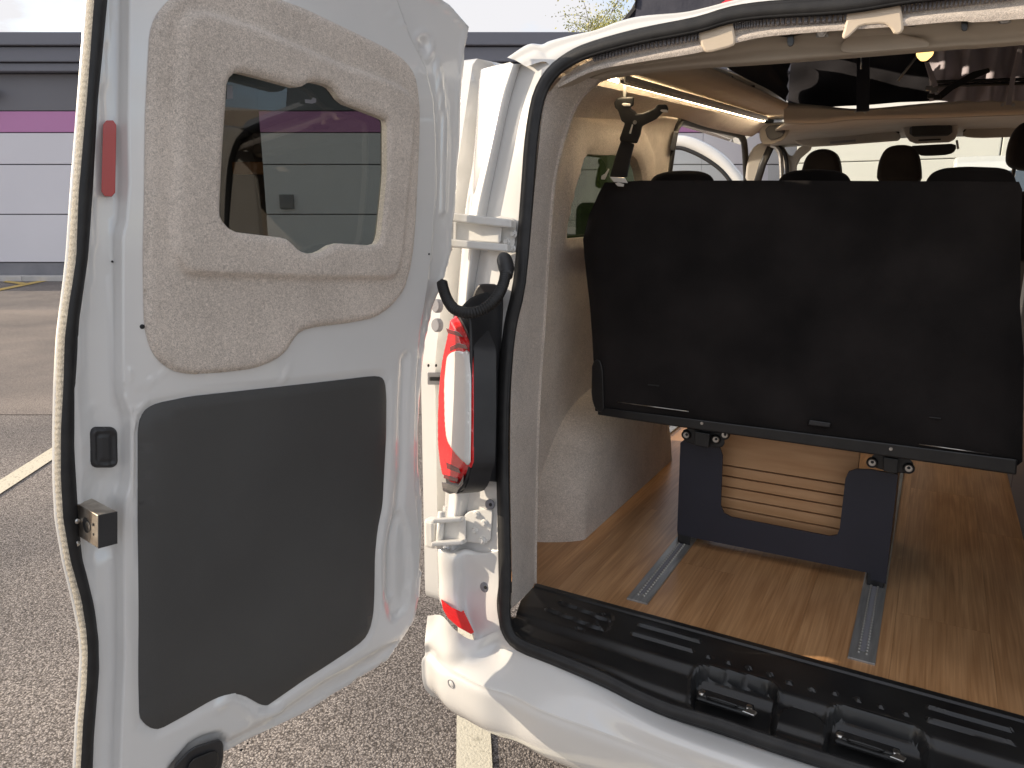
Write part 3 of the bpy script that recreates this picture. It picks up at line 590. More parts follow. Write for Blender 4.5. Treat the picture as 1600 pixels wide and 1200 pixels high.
surf('rear_pillar', rows, white, van, 5, 5)
surf('rear_quarter_panel', [Ex, side1, side2, side3], white, van, 5, 5)
# roof edge above the opening
re_out = [(800, 92), (832, 71), (855, 70), (867, 65), (900, 57), (940, 49), (970, 37), (1010, 27), (1075, 22), (1112, 15), (1150, 5), (1200, -6), (1320, -20), (1480, -42)]
re_in = [(822, 104), (850, 96), (862, 104), (876, 96), (900, 83), (940, 68), (975, 60), (1010, 53), (1075, 41), (1112, 30), (1150, 20), (1200, 8), (1320, 0), (1480, -24)]
r_in = [onR(x, y, .002) for x, y in re_in]; r_out = [onR(x, y, -.045) for x, y in re_out]; r_mid = [a*.55+b_*.45+RN*-.016 for a, b_ in zip(r_in, r_out)]
r_in.append(np.array([.5, r_in[-1][1], r_in[-1][2]])); r_mid.append(np.array([.5, r_mid[-1][1], r_mid[-1][2]])); r_out.append(np.array([.5, r_out[-1][1], r_out[-1][2]]))
r_b = [p+np.array([0, .35, .012]) for p in r_out]
surf('roof_edge', [r_in, r_mid, r_out, r_b], white, van, 5, 5)
# roof skin and right-hand side of the body
surf('roof_skin', [[np.array([x, 1.47, 1.80]), np.array([x, 1.60, 1.825])] for x in (-.72, .1, .7)], white, van, 3, 3, solid=.008)
surf('roof_skin', [[np.array([x, y, 1.775+.095*min(1, (y-1.44)/1.4)+.02*(y-1.5)/2+dz]) for y in (1.62, 1.8, 2.3, 3.0, 4.2)] for x, dz in ((-.985, -.06), (-.90, .0), (-.78, .035), (-.64, .055))], white, van, 5, 4, solid=.006)
surf('roof_skin', [[np.array([x, y, 1.84+.095*min(1, (y-1.44)/1.4)+.02*(y-1.5)/2+dz]) for y in (1.48, 1.75, 2.3, 3.0, 4.2)] for x, dz in ((.86, -.06), (.80, -.01), (.70, 0), (.56, 0))], white, van, 5, 4, solid=.006)
box('right_side_panel', (.90, 3.2, 1.2), (.03, 3.7, 1.5), white, van, .01); box('right_pillar', (.75, 1.42, 1.2), (.24, .24, 1.3), white, van, .03)
# hinges
def hinge(name, arms, plate, bolts, web, d0):
    h = hexa(name, [onR(x, y, d0) for x, y in plate], [onR(x, y, d0-.012) for x, y in plate], whited, van, .002)
    for (xa, ya, xb, yb, t) in arms:
        a, b_ = onR(xa, ya, .035), onR(xb, yb, .012); a2, b2 = onR(xa, ya+t, .035), onR(xb, yb+t, .012)
        dd = np.array([0, -.004, 0]); hexa('hinge_arm', [a, b_, b2, a2], [a+RN*-.022, b_+RN*-.02, b2+RN*-.02, a2+RN*-.022], whited, h, .003)
    if web: hexa('hinge_web', [onR(x, y, .02) for x, y in web], [onR(x, y, .005) for x, y in web], whited, h, .003)
    b0 = None
    for x, y in bolts:
        disc('bolt', onR(x, y, d0), -RN, .0085, .003, whited, h, 16); disc('bolt', onR(x, y, d0)-RN*.003, -RN, .006, .005, whited, h, 6)
    return h
h1 = hinge('door_hinge', [(699, 333, 806, 345, 13), (697, 374, 800, 383, 12)], rnd([(772, 336), (808, 342), (803, 392), (768, 386)], 2), [(796, 353), (803, 366), (792, 378), (801, 389)], [(712, 345), (785, 352), (782, 380), (712, 376)], .006)
a, b_ = onR(704, 330, .03), onR(701, 392, .03); tube('hinge_pin', [a, b_], .0085, whited, h1, seg=14)
h2 = hinge('door_hinge', [(684, 808, 728, 806, 7), (682, 844, 730, 841, 7)], rnd([(724, 806), (736, 797), (768, 795), (770, 800), (766, 850), (722, 846)], 1), [(745, 804), (757, 817), (743, 829), (754, 844)], [(690, 812), (728, 811), (728, 845), (690, 847)], .004)
a, b_ = onR(690, 800, .03), onR(686, 856, .03); tube('hinge_pin', [a, b_], .0085, whited, h2, seg=14)
h3 = box('lower_hinge_block', onR(676, 832, .02), (.03, .03, .07), whited, van, .008)
for x, y, dd in ((766, 788, .003), (758, 917, -.008)):
    disc('jamb_bung', onR(x, y, dd), -RN, .0115, .004, plin, van, 18); disc('jamb_bung_hole', onR(x+2, y, dd)-RN*.004, -RN, .004, .0012, dark, van, 10)
# ribbed cable gaiter
gp_ = [(690, 437, 1.235), (693, 452, 1.225), (700, 470, 1.215), (712, 484, 1.20), (735, 489, 1.19), (757, 482, 1.20), (775, 466, 1.225), (786, 445, 1.26), (790, 425, 1.29), (790, 410, 1.31)]
pp = cr1([onY(x, y, Y) for x, y, Y in gp_], 24); rr_ = [.0084+(.0030 if i % 4 in (0, 1) else 0) for i in range(len(pp))]; rr_[:8] = [.003+.0009*i for i in range(8)]
tube('cable_gaiter', pp, rr_, rub, van, seg=16)
tube('gaiter_boot', [onY(792, 432, 1.285), onY(791, 418, 1.30), onY(788, 406, 1.315), onY(786, 402, 1.33)], [.012, .0165, .016, .010], plas, van, seg=16, n=4)
# tail lamp
LP0 = np.array([-.80, 1.215, 1.1]); lu = np.array([-.15, .095, 0]); lu /= np.linalg.norm(lu); lv = np.array([-.04, .155, 1.0]); lv -= lu*(lv@lu); lv /= np.linalg.norm(lv); ln_ = np.cross(lu, lv)
if ln_[1] > 0: ln_ = -ln_
LF = Frame(LP0, lu, lv, ln_)
lo_ = rnd([(702, 487), (697, 520), (688, 560), (683, 600), (681, 650), (681, 695), (685, 730), (690, 752), (692, 768), (712, 770), (722, 756), (726, 735), (730, 728), (731, 700), (732, 640), (732, 590), (732, 546), (724, 525), (714, 503)], 1)
_lo = np.array([LF.px(x, y) for x, y in lo_])
lamp = relief('tail_lamp', Frame(LP0-ln_*.012, lu, lv, ln_), grow(_lo, 1.02), [], None, .2, plas, van, .05)
wi = rnd([(698, 556), (704, 548), (715, 544), (731, 547), (732, 600), (732, 660), (731, 728), (722, 723), (708, 707), (698, 690), (695, 660), (694, 600)], 1)
_wi = np.array([LF.px(x, y) for x, y in wi])
_rd = np.array([LF.px(x, y) for x, y in rnd([(703, 488), (698, 520), (689, 560), (684, 600), (682, 650), (682, 695), (686, 730), (691, 752), (715, 757), (721, 748), (723, 735), (731, 729), (731.5, 700), (732, 640), (732, 590), (731, 548), (723, 527), (714, 506)], 1)])
relief('red_lens', Frame(LP0-ln_*.010, lu, lv, ln_), _rd, [], lambda p: .012*sm(sdist(p, _rd), 0, .012), .0035, redl, lamp, .003, esp=.004)
relief('reversing_lens', Frame(LP0-ln_*.002, lu, lv, ln_), _wi, [], lambda p: .006*sm(sdist(p, _wi), 0, .008), .004, whl, lamp, .004, esp=.004)
for q in ([(703, 542), (716, 536), (728, 539), (731, 546), (716, 543), (703, 549)], [(697, 513), (717, 519), (724, 527), (700, 521)], [(697, 722), (717, 732), (720, 740), (698, 732)], [(694, 741), (716, 748), (714, 753), (693, 747)]):
    hexa('lens_band', [LF.P(x, y, .003) for x, y in q], [LF.P(x, y, -.008) for x, y in q], MATS.get('dark_lens') or mat('dark_lens', (.16, .01, .012), .15, coat=1), lamp, .0005)
cap_ = [(690, 753), (717, 757), (722, 748), (725, 740), (724, 755), (714, 770), (703, 772), (692, 767)]
hexa('lamp_end_cap', [LF.P(x, y, .004) for x, y in cap_], [LF.P(x, y, -.02) for x, y in cap_], MATS.get('clear_end') or mat('clear_end', (.06, .05, .055), .15, coat=1), lamp, .002)
# black lamp surround: from the lens edge to the seal
def hz(x, y, f_): # f_ 0 at lens edge ... 1 at the seal
    a = LF.P(732, y, -.005); Y0 = 1.215+.155*(a[2]-1.1); Y1 = YR(a[2])+.0
    return onY(x, y, Y0*(1-f_)+Y1*f_)
rws = [[(722, 478, -.02), (733, 500, 0), (735, 545, 0), (735, 600, 0), (735, 660, 0), (735, 715, 0), (729, 742, 0), (716, 768, 0)],
       [(735, 466, .25), (745, 492, .28), (748, 545, .28), (748, 600, .28), (748, 660, .28), (748, 715, .28), (744, 745, .28), (732, 760, .25)],
       [(755, 458, .6), (762, 488, .65), (765, 545, .65), (766, 600, .65), (766, 660, .65), (765, 715, .65), (762, 738, .65), (755, 752, .6)],
       [(785, 452, 1), (785, 485, 1), (782, 545, 1), (781, 600, 1), (780, 660, 1), (779, 715, 1), (779, 735, 1), (779, 753, 1)]]
surf('lamp_surround', [[hz(*q) for q in r] for r in rws], plas, van, 5, 5, solid=.004)
tp = rnd([(738, 462), (745, 446), (752, 443), (782, 444), (784, 480), (735, 480)], 2)
hexa('surround_top', [onY(x, y, 1.325) for x, y in tp], [onY(x, y, 1.36) for x, y in tp], plas, van, .004)
for y in (478, 508): disc('side_buffer', onX(686, y, -.985)+np.array([0, 0, 0]), (-.3, -1, .1), .016, .012, plin, van, 16)
tube('surround_chrome', [hz(780, 560, .98), hz(779, 600, .98), hz(777, 636, .98)], .0028, chrome, van, seg=8)

# lower jamb below the lamp down to the bumper
lj = [[(781, 748, .0), (781, 852, .0), (781, 862, .0), (780, 905, .0), (776, 945, 0), (782, 985, 0)],
      [(752, 748, -.012), (755, 850, -.012), (752, 868, .004), (751, 905, -.006), (748, 945, -.006), (757, 1000, .006)],
      [(727, 752, -.016), (727, 846, -.016), (728, 862, .010), (728, 905, .0), (728, 950, .0), (741, 1000, .015)],
      [(712, 770, -.01), (708, 848, -.01), (707, 868, .028), (710, 905, .024), (714, 945, .026), (739, 990, .03)],
      [(700, 790, -.03), (692, 848, -.02), (684, 856, .022), (686, 905, .02), (688, 938, .024), (712, 975, .03)],
      [(692, 790, -.1), (690, 850, -.08), (688, 862, -.05), (688, 905, -.05), (689, 940, -.05), (705, 975, -.03)]]
surf('lower_jamb', [[onR(*q) for q in r] for r in lj], white, van, 6, 6)
rf = [(689, 936), (706, 949), (721, 956), (724, 953), (741, 988), (736, 991), (716, 980), (700, 966), (692, 952)]
hexa('corner_reflector', [onR(x, y, .050) for x, y in rf], [onR(x, y, .012) for x, y in rf], redl, van, .0015)

# ------------------------------------------------ bumper
top = [(668, 962, -.05), (690, 962, .035), (712, 985, .04), (742, 1000, .02), (784, 985, .0), (806, 1008, .0), (862, 1033, .0), (948, 1072, .0), (1048, 1120, .0), (1200, 1172, .0), (1400, 1236, .0)]
T0 = [onR(*q) for q in top]; T0.append(np.array([.42, T0[-1][1]+.01, T0[-1][2]])); T0.append(np.array([.68, YR(.55)+.0, .55]))
def bp2(L_): return [np.array(q, float) for q in L_]
def cz(L_, tail): o_ = [onZ(x, y, z) for x, y, z in L_]; return o_+bp2(tail)
T1 = cz([(664, 1000, .51), (676, 1003, .52), (700, 1020, .525), (735, 1022, .53), (770, 1012, .538), (800, 1030, .535), (858, 1058, .53), (940, 1098, .525), (1035, 1145, .52), (1185, 1200, .52), (1380, 1265, .52)], [(.44, 1.12, .52), (.72, 1.2, .52)])
T2 = cz([(664, 1020, .47), (674, 1020, .478), (693, 1040, .485), (716, 1052, .49), (757, 1072, .492), (800, 1086, .49), (850, 1111, .485), (945, 1146, .48), (1050, 1186, .48), (1200, 1240, .48), (1380, 1300, .48)], [(.46, 1.03, .48), (.78, 1.14, .48)])
T3 = [np.array([p[0]*1.0-.008*(1 if i < 5 else 0), p[1]-.004, p[2]-.03]) for i, p in enumerate(T2)]
T4 = [p+np.array([.0, .012, -.075]) for p in T3]
T5 = [p+np.array([.02 if i < 4 else 0, .05, -.05]) for i, p in enumerate(T4)]
T6 = [p+np.array([.03 if i < 4 else 0, .12, -.02]) for i, p in enumerate(T5)]
T1b = [a*.12+b_*.88+np.array([0, 0, .001]) for a, b_ in zip(T1, T2)]; T2b = [p+np.array([0, -.001, -.006]) for p in T2]
bmp = surf('rear_bumper', [T0, T1, T1b, T2, T2b, T3, T4, T5, T6], white, van, 6, 6)
def ring(c, nrm, r, t, m, par): 
    nrm = np.array(nrm, float); nrm /= np.linalg.norm(nrm); a = np.cross(nrm, (0, 0, 1)); a /= np.linalg.norm(a); b2 = np.cross(nrm, a)
    tube('parking_sensor_ring', [c+(a*math.cos(g)+b2*math.sin(g))*r for g in np.linspace(0, 2*math.pi, 20)[:-1]], t, m, par, seg=6, closed=True, up=nrm)
_a, _b2 = onY(706, 1066, 1.0), None
def on_bumper(x, y):      # nearest bumper point under a picture point
    V = np.array([v.co[:] for v in bmp.data.vertices]); d = V-CAM; z = d@FW; sx = 800+FPX*(d@RT)/z; sy = 600-FPX*(d@UP)/z
    i = np.argmin((sx-x)**2+(sy-y)**2); return V[i], np.array(bmp.data.vertices[int(i)].normal)
for x, y in ((706, 1067), (1016, 1198)):
    p_, n_ = on_bumper(x, y)
    if n_@(CAM-p_) < 0: n_ = -n_
    ring(p_+n_*.001, n_, .0095, .0008, plin, bmp); disc('parking_sensor', p_-n_*.001, n_, .0075, .0022, white, bmp, 18)

# ------------------------------------------------ sill tray
SF = Frame((0, 0, .572), (1, 0, 0), (0, 1, 0), (0, 0, 1))
def sz(x, y, z=.57): p = onZ(x, y, z); return np.array([p[0], p[1]])
so_ = [(-.775, 1.487)]
fr_ = [onR(x, y, .0) for x, y in ((796, 958), (800, 985), (815, 1003), (862, 1022), (915, 1044), (955, 1062), (992, 1081), (1048, 1104), (1128, 1129), (1205, 1156), (1400, 1218))]
outl = [(-.775, 1.487)]+[(-.772, 1.40)]+[(p[0], p[1]-.003) for p in fr_]+[(.40, fr_[-1][1]), (.60, 1.25), (.63, 1.30), (.63, 1.487)]
outl = np.array(outl)
fcx = [p[0] for p in fr_]; fcz = [p[2]-.572 for p in fr_]; fcy = [p[1] for p in fr_]
beads = [np.array([sz(*a), sz(*b)]) for a, b in (((856, 954), (940, 985)), ((876, 943), (952, 970)), ((990, 992), (1080, 1018)), ((1000, 978), (1092, 1003)), ((1452, 1108), (1576, 1142)), ((1452, 1127), (1578, 1163)))]
dots = [sz(*p) for p in ((1107, 1028), (1138, 1037), (1170, 1045), (1203, 1055), (1233, 1068), (1268, 1079), (1305, 1085), (1340, 1095), (1377, 1106), (1415, 1117))]
pk1 = rnd([sz(*p) for p in ((1082, 1092), (1086, 1040), (1215, 1070), (1207, 1142))], 3); pk2 = rnd([sz(*p) for p in ((1290, 1172), (1299, 1101), (1448, 1145), (1450, 1215))], 3)
blk = rnd([sz(*p) for p in ((1222, 1092), (1292, 1114), (1286, 1172), (1208, 1146))], 2)
dim1 = rnd([sz(*p) for p in ((899, 980), (916, 984), (912, 989), (896, 984))], 1); cut1 = rnd([sz(*p) for p in ((930, 960), (962, 958), (950, 990), (936, 984))], 1)
def tray_h(p):
    x, y = p[:, 0], p[:, 1]; yf = np.interp(x, fcx, fcy); zf = np.interp(x, fcx, fcz)
    t = sm(1.355-y, 0, .03); h = -.012*t+ (zf+.012)*sm(1.33-y, 0, 1)*0
    k = np.clip((1.345-y)/np.maximum(1.345-yf, .02), 0, 1); h = h*(1-k)+(zf*.9)*k-.006*sm(k, .62, .82)+.004*sm(k, .8, .95)
    for b in beads: d = sdist(p, b, False); h += .0065*(1-sm(d, .0035, .0065))
    for b in dots: h += .0055*(1-sm(np.hypot(*(p-b).T), .0035, .0075))
    for q in (pk1, pk2): h -= .026*sm(sdist(p, q), -.002, .005); d = sdist(p, q); h += .003*np.exp(-((d+.006)/.004)**2)
    h += .006*sm(sdist(p, blk), -.003, .004); h -= .004*sm(sdist(p, dim1), -.001, .003)+.003*sm(sdist(p, cut1), -.001, .003)
    h += .004*(sm(y, 1.468, 1.474))
    return h
tray = relief('sill_tray', SF, outl, [], tray_h,   .0042, gloss, van, .03, creases=[(pk1, True), (pk2, True), (np.array([(-.76, 1.345), (.62, 1.345)]), False), (np.array([(-.76, 1.33), (.62, 1.33)]), False)]+[(b, False) for b in beads])
auto(tray, 28)
for cx_, cy_ in ((1133, 1098), (1355, 1166)):
    c = onZ(cx_, cy_, .548); ex = np.array([1, -.05, 0])
    s_ = box('door_striker', c, (.105, .034, .010), steel, van, .004)
    box('striker_plate', c+np.array([0, 0, .005]), (.085, .022, .008), gloss, s_, .003)
    for dx in (-.044, .044): disc('striker_bolt', c+np.array([dx, 0, .004]), (0, 0, 1), .0085, .004, chrome, s_, 14, .001)
    tube('striker_loop', [c+np.array(q) for q in ((-.028, -.010, .006), (-.028, -.014, .012), (.022, -.014, .012), (.022, -.010, .006))], .0026, steel, s_, seg=8, n=3)
    hexa('striker_tongue', [c+np.array(q) for q in ((.036, -.019, .008), (.058, -.019, .006), (.062, -.008, .008), (.046, -.006, .010))], [c+np.array(q) for q in ((.036, -.019, .004), (.058, -.019, .002), (.062, -.008, .004), (.046, -.006, .006))], chrome, s_, .001)

# ------------------------------------------------ floor, rails, walls
box('cargo_floor', (-.08, 2.99, .545), (1.66, 3.0, .034), dark, van, .001)
pk_ = None
for i in range(9):
    for j in range(4):
        w_ = .184; x_ = -.91+w_*(i+.5); ln_p = .92; y0_ = 1.488+j*ln_p-(i % 3)*.31
        a_, b__ = max(y0_, 1.488), min(y0_+ln_p, 4.48)
        if b__-a_ < .05: continue
        box('floor_plank', (0, 0, 0), (w_-.0004, b__-a_-.0003, .009), wood, van, 0).location = Vector((x_, (a_+b__)/2, .5655))
box('door_step', (-.97, 3.3, .50), (.18, 1.3, .03), plas, van, .006); box('step_edge_trim', (-.905, 3.3, .572), (.03, 1.3, .012), alu, van, .002)
tube('side_step', [np.array([-1.06, 2.75, .40]), np.array([-1.06, 4.1, .40])], .03, alu, van, seg=12)
for X in (-.5295, -.043):
    rl = box('seat_rail', (X, 2.4, .5705), (.052, 1.735, .008), alu, van, .001)
    box('rail_slot', (X, 2.4, .5748), (.010, 1.66, .001), plin, rl, 0)
    st = None
    for i in range(34):
        for s in (-.0075, .0075):
            if st is None: st = disc('rail_stud', (X+s, 1.562, .5745), (0, 0, 1), .0031, .0026, chrome, rl, 6, .0008)
            else: c = copyo(st, rl, (s+.0075, i*.0125, 0))
# side lining, left
WF = Frame((-.90, 0, 0), (0, 1, 0), (0, 0, 1), (1, 0, 0))
def wx(x, y): return WF.px(x, y)
wall_o = np.array([(1.50, .56), (2.72, .56), (2.74, 1.0), wx(1043, 285), wx(1046, 260), wx(1060, 190), (2.86, 1.84), (4.02, 1.86), (4.02, 1.92), (1.9, 1.825), (1.56, 1.78)])
win_w = np.array([wx(915, 240), wx(948, 243), wx(960, 241), (2.40, 1.655), (2.47, 1.60), (2.50, 1.52), (2.50, 1.41), wx(915, 371), wx(880, 374), wx(893, 310)])
ww = rnd(win_w, 1); ring1 = rnd(grow(np.array([(1.82, 1.36), (2.58, 1.36), (2.58, 1.66), (2.45, 1.74), (1.92, 1.73)]), 1.0), 2)
def wall_h(p):
    h = .012*sm(sdist(p, ring1), -.01, .012)-.010*(1-sm(-sdist(p, ww), 0, .012))
    for q in (np.array([(1.5, 1.29), (1.9, 1.30), (2.6, 1.33)]), np.array([(1.5, 1.26), (1.62, 1.245), (2.6, 1.27)]), np.array([(1.5, 1.73), (2.7, 1.75)])): h -= .003*np.exp(-(sdist(p, q, False)/.004)**2)
    return h+.004*np.sin(p[:, 0]*7)*np.cos(p[:, 1]*9)
relief('side_lining', WF, wall_o, [ww], wall_h, .022, felt, van, .03, esp=.02, creases=[(ring1, True), (grow(ring1, .96), True), (np.array([(1.5, 1.29), (1.9, 1.30), (2.6, 1.33)]), False), (np.array([(1.5, 1.73), (2.7, 1.75)]), False)])
hexa('quarter_glass', [(-.955, 1.75, 1.33), (-.955, 2.62, 1.33), (-.955, 2.62, 1.75), (-.955, 1.75, 1.75)], [(-.959, 1.75, 1.33), (-.959, 2.62, 1.33), (-.959, 2.62, 1.75), (-.959, 1.75, 1.75)], green, van, 0)
wb_ = relief('body_side_panel', Frame((-.975, 0, 0), (0, 1, 0), (0, 0, 1), (-1, 0, 0)), [(1.6, .35), (2.70, .35), (2.70, 1.80), (1.6, 1.735)], [[(1.76, 1.35), (2.6, 1.35), (2.6, 1.73), (1.76, 1.73)]], None, .4, white, van, .01)
box('cab_side_panel', (-.95, 5.2, .9), (.04, .9, 1.0), white, van, .02)
# felt return between the seal and the lining
si = [(880, 118), (852, 160), (841, 240), (835, 300), (822, 440), (807, 512), (799, 600), (797, 700), (798, 800), (800, 905), (799, 950)]
fo = [(935, 124), (897, 165), (872, 240), (862, 300), (852, 440), (848, 512), (842, 600), (838, 700), (836, 800), (835, 890), (835, 915)]
mi = [((a[0]*.45+b_[0]*.55), (a[1]+b_[1])/2) for a, b_ in zip(si, fo)]
S0 = [onR(x, y, -.004) for x, y in si]; S2 = [onY(x, y, 1.49+max(0, (915-y))*.00006) for x, y in fo]; S1 = [onY(x, y, (a[1]*.45+c[1]*.55)) for (x, y), a, c in zip(mi, S0, S2)]
S3 = [np.array([-.897, p[1]+.05+max(0, p[2]-1.6)*.5, min(p[2], 1.78)]) for p in S2]
S2b = [p+np.array([-.004, .006, 0]) for p in S2]
surf('pillar_felt', [S0, S1, S2, S2b, S3], felt, van, 5, 5)
# wheel arch box
prof = [(1.72, .565), (1.74, .70), (1.80, .80), (1.90, .885), (2.02, .925), (2.2, .94), (2.42, .915), (2.56, .83), (2.63, .70), (2.66, .565)]
rw = [[np.array([dx, 2.19+(q[0]-2.19)*ys_, .565+(q[1]-.565)*s]) for q in prof] for dx, s, ys_ in ((-.91, 1.0, 1.04), (-.88, .995, 1.015), (-.85, .975, .98), (-.82, .935, .94), (-.798, .86, .90), (-.785, .72, .87), (-.780, .4, .85), (-.780, 0, .845))]
for dx, s in ():
    cc = np.array([2.19, .565]); rw.append([np.array([dx, *(cc+(np.array(q)-cc)*((.955+.045*(s-.9)*10) if s >= .9 else 1)*(1 if s >= .9 else .95))]) if s >= .9 else np.array([dx, 2.19+(q[0]-2.19)*.95, .565+(q[1]-.565)*.95*s]) for q in prof])
surf('wheel_arch_cover', rw, felt, van, 5, 4)
for yy in (2.36, 2.45, 2.52): tube('fold_seam', [np.array([-.7815, yy-.03, .60]), np.array([-.7805, yy, .80]), np.array([-.80, yy-.02, .90])], .0016, felt, van, seg=6)
# opening frame of the sliding door
tube('door_aperture_seal', [onX(x, y, -.905) for x, y in ((1040, 300), (1045, 262), (1052, 215), (1058, 196), (1070, 189), (1100, 197), (1150, 209), (1160, 216), (1164, 235), (1167, 300))], .016, rub, van, seg=10, n=4)
hexa('pillar_latch', [onX(x, y, -.885) for x, y in ((1053, 204), (1060, 206), (1053, 236), (1046, 234))], [onX(x, y, -.90) for x, y in ((1053, 204), (1060, 206), (1053, 236), (1046, 234))], plas, van, .003)
# LED strip and perforated rail
la, lb = onX(950, 122, -.785), onX(1193, 189, -.785)
def bar(name, a, b_, wv, hv, m, par=None, bb=.001):    # bar a-b with half widths wv, hv vectors
    return hexa(name, [a-wv-hv, a+wv-hv, a+wv+hv, a-wv+hv], [b_-wv-hv, b_+wv-hv, b_+wv+hv, b_-wv+hv], m, par or van, bb)
bar('led_strip', la, lb, np.array([.007, 0, 0]), np.array([0, 0, .0035]), ledm)
ra, rb_ = onX(972, 121, -.757), onX(1196, 184, -.757)
rl = bar('hanging_rail', ra, rb_, np.array([.010, 0, 0]), np.array([0, 0, .006]), alu)
for s in (-.007, .007): bar('rail_lip', ra+np.array([s, 0, -.009]), rb_+np.array([s, 0, -.009]), np.array([.0025, 0, 0]), np.array([0, 0, .004]), chrome, rl, 0)
sl_ = None
for i in range(60):
    c = ra+(rb_-ra)*(.02+i*.016)+np.array([0, 0, -.0075])
    if sl_ is None: sl_ = box('rail_hole', c, (.008, .014, .003), dark, rl, 0); c0_ = c
    else: copyo(sl_, rl).location = Vector(c-c0_)
# ceiling: left shelf panel, with its aperture edge
sh = [[onX(x, y, -.79) for x, y in ((930, 108), (1010, 130), (1100, 158), (1196, 184))], [onX(x, y, -.74) for x, y in ((950, 100), (1030, 125), (1120, 153), (1225, 186))],
      [onX(x, y, -.62) for x, y in ((1010, 92), (1080, 115), (1160, 146), (1243, 178))], [onX(x, y, -.60) for x, y in ((1030, 85), (1100, 102), (1170, 133), (1238, 164))]]
surf('ceiling_side_board', sh, boardm, van, 5, 5, solid=.006)
surf('upper_side_lining', [[np.array([-.895, y, z_]) for y, z_ in ((1.60, 1.70), (2.3, 1.76), (2.7, 1.812), (3.2, 1.83), (4.0, 1.86))], [np.array([-.875, y, max(1.755+.042*(y-1.6), 1.82 if y > 2.6 else 0)]) for y in (1.60, 2.3, 2.7, 3.2, 4.0)], [np.array([-.80, y, 1.785+.055*(y-1.75)]) for y in (1.60, 2.3, 2.7, 3.2, 4.0)]], felt, van, 5, 5)
# header above the opening
hx = [872, 928, 1000, 1087, 1142, 1200, 1320, 1407, 1500, 1600]
h0 = list(zip(hx, [124, 92, 72, 55, 40, 32, 24, 10, -4, -16]))
h1_ = list(zip(hx, [128, 100, 84, 66, 55, 43, 33, 22, 12, 2]))
h2_ = list(zip(hx, [134, 108, 94, 80, 66, 54, 44, 38, 30, 26]))
h3_ = list(zip(hx, [142, 114, 100, 88, 82, 74, 70, 64, 56, 50]))
h4_ = list(zip(hx, [152, 124, 112, 103, 100, 96, 87, 80, 72, 65]))
def endr(r, X=.62): return r+[np.array([X, r[-1][1], r[-1][2]-.004])]
H0 = endr([onR(x, y, -.008) for x, y in h0]); H1 = endr([onY(x, y, YR(1.79)+.014) for x, y in h1_]); H2 = endr([onY(x, y+3, YR(1.79)+.004) for x, y in h2_])
H3 = endr([onY(x, y, YR(1.79)+.085) for x, y in h3_]); H4 = endr([onY(x, y, YR(1.79)+.09) for x, y in h4_]); H5 = [p+np.array([0, .07, .01]) for p in H4]; H6 = [p+np.array([0, .02, .045]) for p in H5]
surf('header_felt', [H0, H1, [a*.5+b_*.5+np.array([0, -.006, -.001]) for a, b_ in zip(H1, H2)], H2], felt, van, 5, 4)
surf('header_panel', [H2, [p+np.array([0, .05, .006]) for p in H2], H3, H4, H5, H6], boardm, van, 5, 5)
tr_ = [onR(x, y, -.005) for x, y in ((928, 86), (1000, 68), (1087, 52), (1142, 37), (1200, 29), (1320, 21), (1407, 8), (1500, -4), (1600, -16))]
tt = cr1(tr_, 14); V, F = [], []
for i in range(len(tt)-1):
    a, b_ = tt[i], tt[i]+(tt[i+1]-tt[i])*.55; j = len(V)
    for q in (a, b_):
        for oy, oz in ((-.002, 0), (-.004, -.010), (.004, -.012), (.004, 0)): V.append(q+np.array([0, oy, oz]))
    F += [(j, j+1, j+5, j+4), (j+1, j+2, j+6, j+5), (j, j+3, j+2, j+1), (j+4, j+5, j+6, j+7)]
new('ribbed_edge_trim', pydata('rib', V, F), plin, van, smooth=False)
YB = YR(1.79)
def brk(name, L_, y0, y1, m, bb=.004, par=None): return hexa(name, [onY(x, y, y0) for x, y in L_], [onY(x, y, y1) for x, y in L_], m, par or van, bb)
b1 = brk('header_bracket', rnd([(1090, 52), (1096, 43), (1140, 33), (1146, 38), (1151, 66), (1146, 73), (1108, 83), (1098, 80)], 1), YB+.0, YB+.09, cream, .006)
b2_ = brk('header_bracket', rnd([(1324, 14), (1331, 8), (1398, 2), (1407, 6), (1411, 28), (1413, 50), (1398, 56), (1390, 42), (1380, 37), (1345, 40), (1336, 49), (1323, 61), (1314, 61), (1321, 38)], 1), YB+.0, YB+.09, cream, .006)
brk('grab_recess_lip', rnd([(1318, 62), (1335, 50), (1400, 46), (1413, 54), (1450, 62), (1455, 74), (1330, 84), (1310, 80)], 1), YB+.07, YB+.088, boardm, .004)
for x, y in ((1285, 50), (1570, 28)):
    b = brk('anchor_plate', [(x-10, y-13), (x+10, y-14), (x+10, y+8), (x-10, y+9)], YB+.025, YB+.10, alu, .002)
    disc('anchor_bolt', onY(x, y, YB+.023), (0, -1, -.3), .0095, .006, chrome, b, 6); disc('anchor_bolt_head', onY(x, y, YB+.016), (0, -1, -.3), .005, .004, chrome, b, 12)
for x, y in ((1235, 62), (1507, 38)): brk('trim_clip', rnd([(x-5, y-10), (x+5, y-11), (x+6, y+8), (x, y+12), (x-6, y+8)], 1), YB+.015, YB+.075, gloss, .002)
tube('wiring_loom', [onY(x, y, YB+.03) for x, y in ((1150, 52), (1158, 56), (1172, 48), (1210, 50), (1235, 52), (1270, 44), (1320, 38))], .006, rub, van, seg=8, n=5)
tube('wiring_loom', [onY(x, y, YB+.03) for x, y in ((1414, 36), (1430, 36), (1450, 26), (1475, 30), (1505, 28), (1540, 22), (1620, 16))], .005, rub, van, seg=8, n=5)
am = disc('amber_lamp', onZ(1446, 76, 1.765)+np.array([0, 0, 0]), (0, -.3, -1), .014, .014, ambm, van, 20, .006)
